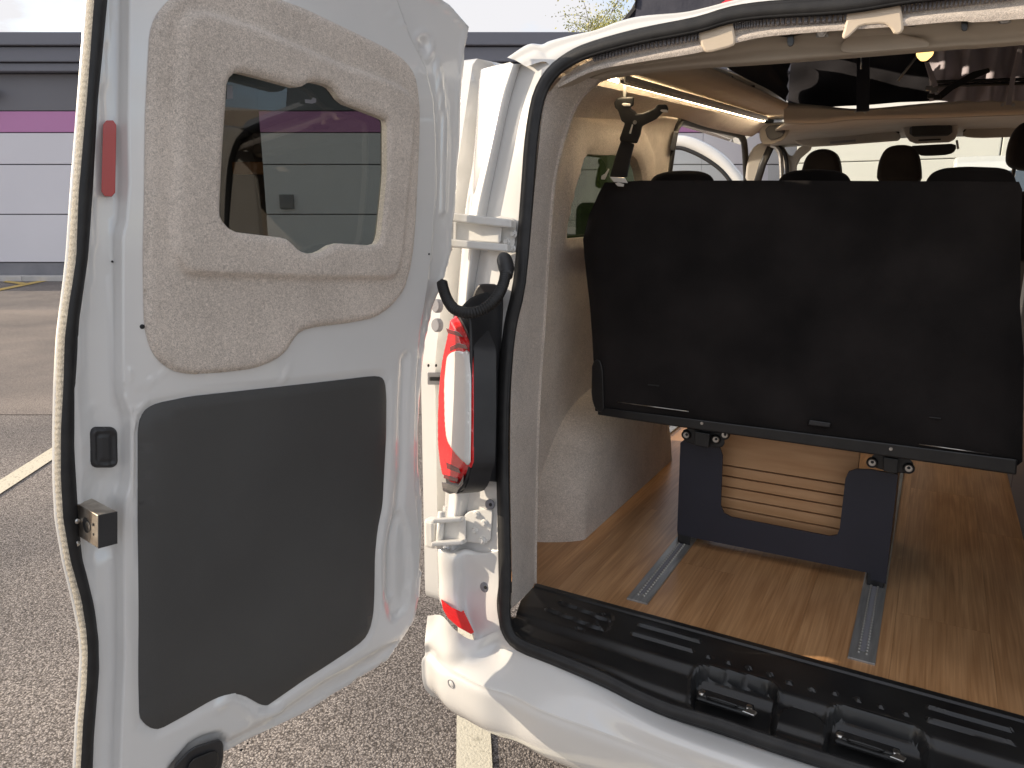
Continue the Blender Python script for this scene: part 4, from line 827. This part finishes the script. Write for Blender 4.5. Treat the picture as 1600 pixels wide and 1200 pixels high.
# front crossbeam of the roof aperture
cbt = [onY(x, y, 3.35) for x, y in ((1225, 160), (1280, 165), (1345, 170), (1440, 162), (1520, 156), (1600, 152), (1750, 142))]
cbb = [onY(x, y, 3.36) for x, y in ((1225, 186), (1262, 192), (1285, 189), (1310, 184), (1360, 182), (1600, 176), (1750, 170))]
cbb = [onY(x, y, 3.36) for x, y in ((1225, 190), (1280, 190), (1330, 184), (1440, 182), (1520, 179), (1600, 176), (1750, 170))]
surf('roof_crossbeam', [[p+np.array([0, .08, .004]) for p in cbt], cbt, [a*.5+b_*.5+np.array([0, -.006, 0]) for a, b_ in zip(cbt, cbb)], cbb, [p+np.array([0, .08, .002]) for p in cbb]], boardm, van, 4, 3)
# front headliner down to the windscreen
f0 = [p+np.array([0, .07, .004]) for p in cbb]
f2 = [onY(x, y, 4.85) for x, y in ((1195, 232), (1262, 226), (1320, 222), (1420, 214), (1510, 212), (1600, 210), (1720, 205))]
f1 = [np.array([a[0]*.5+b_[0]*.5, 4.1, max(a[2], b_[2])+.015]) for a, b_ in zip(f0, f2)]
surf('front_headliner', [f0, f1, f2], lining, van, 5, 5, solid=.01)
# rail end block and B pillar trims
brk('storage_pocket', rnd([(1188, 193), (1233, 190), (1234, 204), (1226, 218), (1206, 226), (1190, 226), (1186, 212)], 1), 3.95, 4.1, lining, .01)
brk('pocket_opening', rnd([(1194, 197), (1228, 194), (1226, 210), (1214, 218), (1200, 219)], 1), 3.94, 3.96, MATS['grey_unit_board'], .004)
brk('b_pillar_trim', rnd([(1164, 285), (1168, 245), (1180, 226), (1196, 222), (1206, 226), (1196, 250), (1186, 290)], 1), 4.0, 4.08, lining, .01)
tube('seat_belt_webbing', [onY(x, y, 3.98) for x, y in ((1204, 230), (1192, 256), (1181, 292))], .006, plas, van, seg=6, flat=(.018, .003), up=(0, 1, 0))
brk('a_pillar_trim', rnd([(1212, 226), (1222, 224), (1236, 248), (1246, 232), (1260, 224), (1272, 230), (1246, 252), (1243, 300), (1228, 300), (1227, 262)], 1), 4.75, 4.82, lining, .012)
tube('cab_door_seal', [onY(x, y, 4.72) for x, y in ((1204, 226), (1214, 232), (1220, 248), (1222, 300))], .014, chrome, van, seg=8, n=5)
tube('cab_door_seal_inner', [onY(x, y, 4.73) for x, y in ((1210, 225), (1222, 234), (1229, 252), (1231, 300))], .012, rub, van, seg=8, n=5)
# visors, console, mirror
def soft(name, L_, y0, y1, m, bb=.008, par=None): o = brk(name, rnd(L_, 1), y0, y1, m, bb, par); o.modifiers['bevel'].segments = 3; return o
vs = soft('sun_visor', [(1240, 216), (1400, 203), (1408, 212), (1406, 220), (1392, 221), (1300, 228), (1262, 230), (1243, 224)], 4.55, 4.60, lining)
brk('visor_slot', [(1240, 215), (1400, 202.5), (1406, 207), (1404, 209), (1398, 205), (1240, 217.5)], 4.545, 4.56, dark, .001, vs)
brk('visor_label', [(1297, 221), (1337, 218), (1337, 222), (1297, 225)], 4.545, 4.56, plin, .001, vs)
vs2 = soft('sun_visor', [(1503, 208), (1512, 196), (1522, 193), (1700, 188), (1700, 210), (1530, 216), (1505, 214)], 4.55, 4.60, lining)
brk('visor_slot', [(1504, 206), (1512, 195), (1522, 192), (1700, 187), (1700, 189), (1523, 194.5), (1514, 197), (1507, 206)], 4.545, 4.56, dark, .001, vs2)
cn = soft('overhead_console', [(1410, 192), (1495, 188), (1498, 206), (1490, 222), (1424, 225), (1412, 208)], 4.40, 4.55, lining)
soft('console_screen', [(1421, 195), (1488, 192), (1488, 212), (1421, 214)], 4.392, 4.42, MATS['grey_unit_board'], .003, cn)
brk('screen_glass', [(1425, 197), (1485, 194.5), (1485, 210), (1425, 212)], 4.385, 4.40, gloss, .001, cn)
brk('console_slot', [(1435, 218), (1470, 216.5), (1470, 219), (1435, 220.5)], 4.395, 4.41, dark, .001, cn)
mr_ = soft('rear_view_mirror', [(1418, 228), (1494, 224), (1494, 235), (1484, 242), (1450, 244), (1436, 243)], 4.5, 4.53, rub, .004)
tube('mirror_stem', [onY(1495, 220, 4.6), onY(1497, 232, 4.56)], .006, chrome, mr_, seg=8)
hexa('windscreen_glass', [onY(1200, 212, 4.95), onY(1760, 200, 4.95), onY(1760, 360, 5.5), onY(1200, 372, 5.5)], [onY(1200, 212, 4.95)+np.array([0, .006, 0]), onY(1760, 200, 4.95)+np.array([0, .006, 0]), onY(1760, 360, 5.5)+np.array([0, .006, 0]), onY(1200, 372, 5.5)+np.array([0, .006, 0])], clear, van, 0)
box('dashboard', (VC, 5.15, 1.12), (1.6, .5, .4), plas, van, .06); box('bonnet', (VC, 5.9, 1.05), (1.7, .9, .5), white, van, .12); box('right_trim', (.86, 3.2, 1.2), (.03, 3.6, 1.5), felt, van, .01)
# pop-up roof: bellows and shell
pop = relief
def wallq(name, a, b_, m, par=van, n_=12, amp=.012):     # softly pleated vertical canvas between two bottom points a,b and their tops
    (a0, a1), (b0, b1) = a, b_; rows_ = []
    for j in range(9):
        t = j/8; rows_.append([np.array(a0)*(1-s)*(1-t)+np.array(a1)*(1-s)*t+np.array(b0)*s*(1-t)+np.array(b1)*s*t+np.array([amp*math.sin(j*2.6+s*3)*math.sin(s*9), amp*math.sin(s*31+j), 0]) for s in np.linspace(0, 1, n_)])
    return surf(name, rows_, m, par, 2, 2)
XL, XR, YA, YBk = -.62, .54, 3.42, 1.62
pr_ = thing('pop_up_roof', (VC, 2.5, 1.95), 'raised navy canvas pop-up roof above the rear opening of the camper', 'pop-up roof')
wallq('canvas_side', ((XL, YBk, 1.9), (XL+.02, YBk+.05, 2.72)), ((XL, YA, 1.93), (XL, YA, 2.10)), navyi, pr_)
wallq('canvas_side', ((XR, YBk, 1.9), (XR-.02, YBk+.05, 2.72)), ((XR, YA, 1.93), (XR, YA, 2.10)), navyi, pr_)
wallq('canvas_rear', ((XL, YBk, 1.86), (XL+.03, YBk+.06, 2.72)), ((XR, YBk, 1.86), (XR-.03, YBk+.06, 2.72)), navyf, pr_)
wallq('canvas_front', ((XL, YA+.02, 1.9), (XL, YA+.05, 2.14)), ((XR, YA+.02, 1.9), (XR, YA+.05, 2.14)), navyi, pr_)
hexa('roof_shell', [(-.80, 1.5, 2.74), (.70, 1.5, 2.74), (.70, 3.6, 2.16), (-.80, 3.6, 2.16)], [(-.78, 1.5, 2.82), (.68, 1.5, 2.82), (.68, 3.6, 2.24), (-.78, 3.6, 2.24)], white, pr_, .02)
hexa('shell_lining', [(-.70, 1.55, 2.70), (.62, 1.55, 2.70), (.62, 3.5, 2.155), (-.70, 3.5, 2.155)], [(-.70, 1.55, 2.715), (.62, 1.55, 2.715), (.62, 3.5, 2.17), (-.70, 3.5, 2.17)], navyi, pr_, 0)
# what shows of the bellows from outside, above the roof edge
hexa('canvas_piping', [onY(x, y, 1.66) for x, y in ((968, 36), (1003, -6), (1010, -6), (976, 36))], [onY(x, y, 1.68) for x, y in ((968, 36), (1003, -6), (1010, -6), (976, 36))], rub, pr_, .001)
hexa('canvas_corner', [onY(x, y, 1.67) for x, y in ((972, 40), (1010, -30), (1400, -60), (1400, -20), (1180, 10))], [onY(x, y, 1.69) for x, y in ((972, 40), (1010, -30), (1400, -60), (1400, -20), (1180, 10))], navyf, pr_, .001)
hexa('red_window_flap', [onY(x, y, 1.61) for x, y in ((1108, 20), (1128, 4), (1150, -10), (1260, -30), (1260, -12), (1200, 6))], [onY(x, y, 1.62) for x, y in ((1108, 20), (1128, 4), (1150, -10), (1260, -30), (1260, -12), (1200, 6))], redl, pr_, .001)
# inside the aperture: struts, bar, curtain, straps
def strut(a, b_, wd, m, nm='gas_strut', par=pr_, r=None): return tube(nm, [a, b_], r or wd, m, par, seg=10)
for (x0_, y0_, x1_, y1_, X) in ((1131, 98, 1146, 141, -.66), (1194, 96, 1172, 151, -.66)):
    a, b_ = onX(x0_, y0_-25, X), onX(x1_, y1_, X); s0 = strut(a, b_, .0035, chrome); q = b_+(a-b_)*.32; tube('strut_body', [q, b_], .008, rub, s0, seg=10); disc('strut_foot', b_, (0, -1, .3), .012, .008, rub, s0, 12)
p1, p2 = onY(1349, 60, 3.2), onY(1348, 174, 3.2); hexa('roof_strap', [p1+np.array([-.022, 0, 0]), p1+np.array([.022, 0, 0]), p2+np.array([.022, 0, 0]), p2+np.array([-.022, 0, 0])], [p1+np.array([-.022, .008, 0]), p1+np.array([.022, .008, 0]), p2+np.array([.022, .008, 0]), p2+np.array([-.022, .008, 0])], MATS['navy_coated_plate'], pr_, .001)
tube('strap_edge', [onY(1345.5, 84, 3.19), onY(1345.5, 108, 3.19)], .003, chrome, pr_, seg=6)
for x in (1337, 1352): disc('strap_stud', onY(x, 175, 3.33), (0, -1, 0), .006, .006, chrome, pr_, 10)
tube('thin_rod', [onY(1437, 82, 3.0), onY(1403, 126, 3.0)], .0045, alu, pr_, seg=6)
cur = [[onY(x, y+0*k, 3.30) for x, y in zip(range(1452, 1720, 12), [v]*40)] for k, v in enumerate((60, 84, 108, 132, 158))]
cur = [[p+np.array([0, .02*math.sin(i*1.9+j*.6), 0]) for i, p in enumerate(r)] for j, r in enumerate(cur)]
surf('tent_curtain', cur, mat('lilac_grey_curtain', (.46, .42, .46), .85), pr_, 3, 3)
for j in (128, 134): tube('curtain_bar', [onY(1460, j, 3.24), onY(1730, j-8, 3.24)], .006, rub, pr_, seg=8)
hexa('lever_arm', [onY(x, y, 3.15) for x, y in ((1462, 150), (1478, 136), (1520, 112), (1545, 106), (1547, 113), (1530, 120), (1490, 140), (1470, 156))], [onY(x, y, 3.18) for x, y in ((1462, 150), (1478, 136), (1520, 112), (1545, 106), (1547, 113), (1530, 120), (1490, 140), (1470, 156))], rub, pr_, .003)
hexa('grey_strut', [onY(x, y, 3.16) for x, y in ((1444, 97), (1452, 97), (1466, 134), (1456, 136))], [onY(x, y, 3.18) for x, y in ((1444, 97), (1452, 97), (1466, 134), (1456, 136))], MATS['lilac_grey_curtain'], pr_, .003)
for dx, dy in ((0, 0), (8, 3), (3, 12), (12, 14)): box('hinge_fitting', onY(1452+dx, 138+dy, 3.14), (.022, .02, .016), chrome if dx in (0, 8) else rub, pr_, .003)
st_ = hexa('grey_webbing_strap', [onY(x, y, 3.1) for x, y in ((1594, 60), (1588, 84), (1579, 120), (1571, 164), (1580, 164), (1587, 120), (1596, 88), (1602, 60))], [onY(x, y, 3.11) for x, y in ((1594, 60), (1588, 84), (1579, 120), (1571, 164), (1580, 164), (1587, 120), (1596, 88), (1602, 60))], MATS['lilac_grey_curtain'], pr_, .001)
for x in (1566, 1583): disc('strap_stud', onY(x, 164, 3.3), (0, -1, 0), .006, .006, chrome, pr_, 10)

# ------------------------------------------------ sliding door, slid back, and open cab door
SD = Frame((-1.10, 0, 0), (0, 1, 0), (0, 0, 1), (-1, 0, 0))
so2 = np.array([(1.50, .44), (1.515, .43), (2.72, .42), (2.74, 1.3), (2.70, 1.80), (2.62, 1.88), (1.95, 1.875), (1.71, 1.86), (1.60, 1.5), (1.51, 1.1)])
dent = rnd(np.array([(1.66, 1.28), (2.55, 1.28), (2.52, 1.72), (1.86, 1.74), (1.76, 1.62)]), 2)
_sd = rnd(so2, 1)
sdo = relief('sliding_door', Frame((-1.085, 0, 0), (0, 1, 0), (0, 0, 1), (1, 0, 0)), _sd, [rnd(np.array([(1.80, 1.30), (2.60, 1.30), (2.58, 1.74), (1.9, 1.74)]), 2)], lambda p: -.022*sm(sdist(p, dent), 0, .016)+.012*sm(sdist(p, _sd), 0, .03), .03, white, van, .045, creases=[(dent, True)], label='white sliding side door slid back along the flank')
hexa('slide_door_glass', [(-1.10, 1.78, 1.28), (-1.10, 2.64, 1.28), (-1.10, 2.64, 1.77), (-1.10, 1.85, 1.77)], [(-1.104, 1.78, 1.28), (-1.104, 2.64, 1.28), (-1.104, 2.64, 1.77), (-1.104, 1.85, 1.77)], green, sdo, 0)
hexa('door_runner', [onX(x, y, -1.07) for x, y in ((668, 582), (690, 582), (690, 601), (668, 601))], [onX(x, y, -1.09) for x, y in ((668, 582), (690, 582), (690, 601), (668, 601))], plin, sdo, .002)
hexa('runner_slot', [onX(x, y, -1.068) for x, y in ((672, 589), (688, 589), (688, 595), (672, 595))], [onX(x, y, -1.07) for x, y in ((672, 589), (688, 589), (688, 595), (672, 595))], dark, sdo, 0)
for x in (669, 681): disc('skin_hole', onX(x, 571, -1.070), (1, 0, 0), .004, .002, dark, sdo, 8)
CDY = 5.4
cdo = tube('cab_door', [onY(x, y, CDY) for x, y in ((1000, 232), (1050, 222), (1080, 225), (1115, 243), (1140, 266), (1162, 300), (1172, 360))], .028, white, van, seg=10, n=6, flat=(.045, .03), up=(0, 1, 0), label='open white cab door beyond the side opening')
tube('cab_door_seal', [onY(x, y+11, CDY-.02) for x, y in ((1000, 228), (1052, 220), (1078, 225), (1110, 242), (1135, 264), (1156, 300))], .014, rub, cdo, seg=8, n=6)
hexa('cab_door_glass', [onY(x, y, CDY) for x, y in ((1000, 240), (1052, 231), (1080, 238), (1110, 255), (1134, 276), (1150, 310), (1000, 330))], [onY(x, y, CDY+.006) for x, y in ((1000, 240), (1052, 231), (1080, 238), (1110, 255), (1134, 276), (1150, 310), (1000, 330))], clear, cdo, 0)

# ================================================================== BENCH SEAT
bn = thing('folding_bench', (-.285, 1.9, .57), 'black folding bench bed facing forward, bolted to two floor rails', 'bench seat')
BY = 1.80
def YP(L_, Y): return [onY(x, y, Y) for x, y in L_]
bk = [(975, 284), (1000, 282), (1200, 282), (1450, 283), (1592, 284), (1597, 296), (1594, 480), (1600, 560), (1598, 722), (1590, 728), (930, 642), (928, 565), (921, 470), (912, 374), (921, 335), (936, 300), (944, 285)]
_bf = Frame((-.3, BY, 1.2), (1, 0, 0), (0, 0, 1), (0, -1, 0)); _bk = np.array([_bf.px(*q) for q in bk])
relief('mattress', _bf, _bk, [], lambda p: .018*sm(sdist(p, _bk), 0, .035)+.0025*np.sin(p[:, 0]*11+p[:, 1]*5)+.003*np.sin(p[:, 1]*19+p[:, 0]*3)-.006*np.exp(-((p[:, 0]-.02)/.006)**2)*0, .02, fab, bn, .10)
for q in ((1020, 601), (1460, 652)):
    hexa('pull_tab', YP([(q[0]-8, q[1]-1), (q[0]+10, q[1]+1), (q[0]+10, q[1]+3), (q[0]-8, q[1]+1)], BY-.024), YP([(q[0]-8, q[1]-1), (q[0]+10, q[1]+1), (q[0]+10, q[1]+3), (q[0]-8, q[1]+1)], BY-.01), rub, bn, .001)
hexa('side_bracket', YP(rnd([(925, 566), (936, 560), (942, 575), (944, 646), (930, 640), (924, 620)], 1), BY-.03), YP(rnd([(925, 566), (936, 560), (942, 575), (944, 646), (930, 640), (924, 620)], 1), BY+.05), steel, bn, .003)
# steel base frame under the mattress
bs = hexa('base_rail', YP([(934, 636), (1590, 718), (1588, 742), (1060, 667), (934, 648)], BY-.02), YP([(934, 636), (1590, 718), (1588, 742), (1060, 667), (934, 648)], BY+.02), steel, bn, .003)
box('seat_pan', (-.285, 2.05, .965), (.94, .5, .03), steel, bn, .006)
for L_ in ([(965, 628), (1076, 643)], [(1436, 694), (1550, 710)]):
    a, b_ = onY(*L_[0], BY-.027), onY(*L_[1], BY-.027); tube('bright_edge', [a, b_], .0013, chrome, bn, seg=6)
hexa('release_handle', YP([(1265, 656), (1298, 661), (1296, 668), (1262, 664)], BY-.035), YP([(1265, 656), (1298, 661), (1296, 668), (1262, 664)], BY-.02), plas, bn, .002)
# leg plate with U cut-out
LY = 1.885
pl_ = [(1063, 692), (1070, 686), (1112, 692), (1124, 698), (1129, 712), (1126, 790), (1131, 802), (1142, 808), (1296, 838), (1308, 836), (1312, 826), (1321, 748), (1326, 737), (1338, 733), (1362, 734), (1403, 742), (1384, 912), (1360, 906), (1360, 896), (1082, 840), (1060, 834), (1058, 828)]
_lf = Frame((-.3, LY, .75), (1, 0, 0), (0, 0, 1), (0, -1, 0)); _lp = np.array([_lf.px(*q) for q in pl_])
leg = relief('leg_plate', _lf, _lp, [], None, .3, navy, bn, .006)
hexa('leg_foot', YP([(1058, 826), (1080, 834), (1078, 852), (1060, 848)], LY+.002), YP([(1058, 826), (1080, 834), (1078, 852), (1060, 848)], LY+.05), steel, bn, .002)
hexa('leg_foot', YP([(1354, 890), (1384, 900), (1380, 920), (1354, 913)], LY+.002), YP([(1354, 890), (1384, 900), (1380, 920), (1354, 913)], LY+.05), steel, bn, .002)
# box sides behind
for e0, e1, sg in (((1064, 694), (1060, 834), 1), ((1402, 744), (1384, 910), -1)):
    A_, B_ = onY(*e0, LY+.0065), onY(*e1, LY+.0065); o4 = [A_, A_+np.array([0, .34, 0]), B_+np.array([0, .34, 0]), B_]
    hexa('leg_side_plate', o4, [p+np.array([.006*sg, 0, 0]) for p in o4], steel, bn, .001)
for (x, y) in ((1406, 790), (1404, 830), (1398, 865), (1413, 755)): disc('side_bolt', onX(x, y, onY(1394, 820, LY)[0]), (1, 0, 0), .006, .005, chrome, bn, 6)
# slatted drawer front behind the cut-out
z0 = [700.0]
SY = 1.95
sl0, sl1 = onY(1122, 700, SY)[0]-.03, onY(1318, 750, SY)[0]+.03
zt = [.93, onY(1200, 738, SY)[2], onY(1200, 755, SY)[2], onY(1200, 772, SY)[2], onY(1200, 789, SY)[2], onY(1200, 806, SY)[2], onY(1200, 806, SY)[2]-.06]
for a, b_ in zip(zt[:-1], zt[1:]): box('slat', ((sl0+sl1)/2, SY+.006, (a+b_)/2), (sl1-sl0, .012, abs(a-b_)-.0042), plym, bn, .0008)
box('drawer_back', ((sl0+sl1)/2, SY+.02, .75), (sl1-sl0, .006, .33), dark, bn, 0)
# clamps joining frame and legs
for (cx_, cy_, br) in ((1097, 682, ((1073, 679), (1119, 686), (1133, 679))), (1392, 722, ((1363, 722), (1420, 731)))):
    k = hexa('clamp_bracket', YP(rnd([(cx_-30, cy_-14), (cx_+34, cy_-5), (cx_+36, cy_+16), (cx_+18, cy_+18), (cx_-22, cy_+10), (cx_-30, cy_+4)], 1), BY+.03), YP(rnd([(cx_-30, cy_-14), (cx_+34, cy_-5), (cx_+36, cy_+16), (cx_+18, cy_+18), (cx_-22, cy_+10), (cx_-30, cy_+4)], 1), BY+.06), steel, bn, .002)
    hexa('clamp_post', YP([(cx_-12, cy_-8), (cx_+12, cy_-4), (cx_+10, cy_+18), (cx_-12, cy_+14)], BY+.0), YP([(cx_-12, cy_-8), (cx_+12, cy_-4), (cx_+10, cy_+18), (cx_-12, cy_+14)], BY+.05), steel, k, .002)
    for x, y in br: disc('bolt', onY(x, y, BY+.03), (0, -1, 0), .0125, .008, rub, k, 18); disc('bolt_head', onY(x, y, BY+.022), (0, -1, 0), .0085, .006, chrome, k, 18); disc('bolt_socket', onY(x, y, BY+.0158), (0, -1, 0), .004, .0005, dark, k, 6)
    disc('rivet', onY(cx_, cy_-21, BY-.018), (0, -1, 0), .0042, .004, chrome, k, 12)
# headrests showing over the bench
for L_ in ([(1012, 300), (1018, 276), (1040, 268), (1072, 266), (1100, 268), (1116, 278), (1118, 300)], [(1212, 300), (1218, 276), (1235, 267), (1270, 264), (1312, 267), (1328, 276), (1334, 300)], [(1442, 300), (1450, 274), (1470, 263), (1510, 260), (1566, 262), (1584, 270), (1592, 300)]):
    q = rnd(L_, 2); o = hexa('headrest', YP(q, 2.02), YP(q, 2.12), fab, bn, .02); o.modifiers['bevel'].segments = 4

# ================================================================== CAB SEATS
def cabseat(L_, Y, label, body):
    q = rnd(L_, 2); p = np.array(YP(q, Y)); c = p.mean(0)
    t = thing('cab_seat', (c[0], Y, .57), label, 'seat', 'dark cab seats beyond the bench')
    o = hexa('headrest', p, [v+np.array([0, .13, 0]) for v in p], fab, t, .035); o.modifiers['bevel'].segments = 5
    z = p[:, 2].min(); 
    for s in (-.05, .05): tube('headrest_post', [np.array([c[0]+s, Y+.06, z+.02]), np.array([c[0]+s, Y+.06, z-.09])], .007, chrome, t, seg=8)
    o = box('backrest', (c[0], Y+.05, z-.08-.33), (body, .16, .66), fab, t, .05); o.modifiers['bevel'].segments = 4
    o = box('cushion', (c[0], Y+.28, .80), (body, .5, .16), fab, t, .05)
cabseat([(1247, 285), (1252, 262), (1258, 244), (1270, 234), (1288, 231), (1304, 236), (1311, 250), (1314, 285)], 4.2, 'dark cab seat furthest left, headrest half sunlit', .44)
cabseat([(1369, 285), (1370, 262), (1376, 242), (1386, 229), (1405, 225), (1425, 227), (1436, 238), (1440, 262), (1440, 285)], 4.15, 'dark middle cab seat in front of the rear view mirror', .44)
cabseat([(1574, 258), (1574, 236), (1580, 212), (1590, 196), (1604, 188), (1650, 186), (1664, 200), (1668, 240), (1660, 264), (1600, 266)], 3.6, 'dark cab seat at the right edge, tall rounded headrest', .44)

# ================================================================== RIGHT-HAND UNIT
ku = thing('kitchen_unit', (.46, 2.4, .57), 'dark grey fitted cabinet along the right wall beside the bench', 'cabinet')
box('carcass', (.475, 2.45, .97), (.345, 1.9, .79), unitm, ku, .004)
for i in range(3): box('cabinet_door', (.299, 1.83+i*.62, .97), (.014, .61, .74), unitm, ku, .004)
box('worktop', (.47, 2.45, 1.38), (.37, 1.92, .025), cream, ku, .004)

# ================================================================== HANGING CLAMP
hc = thing('bike_clamp', tuple(onY(980, 200, 1.98)), 'black Y-shaped clamp arm hanging from the ceiling rail by the window', 'clamp')
CY = 1.98
def K(L_): return [(930+x/6.667, 120+y/6.667) for x, y in L_]
def cl(name, L_, y0, y1, m, par=hc, bb=.002): return hexa(name, YP(K(L_), y0), YP(K(L_), y1), m, par, bb)
cl('post', [(288, 50), (325, 50), (325, 225), (288, 225)], CY+.005, CY+.03, alu)
arm = cl('arm', [(195, 265), (230, 220), (405, 208), (402, 300), (362, 322), (420, 360), (430, 385), (490, 380), (620, 330), (640, 290), (745, 288), (768, 345), (700, 378), (640, 440), (490, 515), (475, 600), (438, 695), (262, 680), (255, 640), (310, 480), (275, 465), (235, 345), (205, 325)], CY-.01, CY+.025, rub, bb=.004)
cl('grip_pad', [(275, 288), (290, 272), (368, 280), (366, 308), (300, 306)], CY-.016, CY-.008, whl, arm, .001); cl('grip_pad', [(675, 352), (690, 340), (745, 342), (766, 372), (700, 370)], CY-.016, CY-.008, whl, arm, .001)
disc('lock_bolt', onY(930+415/6.667, 120+475/6.667, CY-.011), (0, -1, 0), .0052, .003, chrome, arm, 14); cl('scale_slot', [(352, 590), (372, 594), (396, 500), (384, 490)], CY-.013, CY-.008, whl, arm, .0005)
cl('strut', [(270, 660), (412, 700), (372, 850), (335, 1050), (150, 1050), (200, 860), (235, 760)], CY+.0, CY+.03, plas, bb=.004)
cl('lower_clip', [(150, 1040), (310, 1052), (342, 1108), (192, 1096)], 1.762, 1.778, whl, bb=.002); cl('lower_pad', [(205, 1110), (240, 1100), (302, 1118), (296, 1145), (235, 1140)], 1.760, 1.778, whl, bb=.001)
cl('side_clip', [(60, 1068), (66, 1030), (100, 1010), (140, 955), (148, 960), (118, 1040), (100, 1072)], CY-.01, CY+.01, whl, bb=.001)
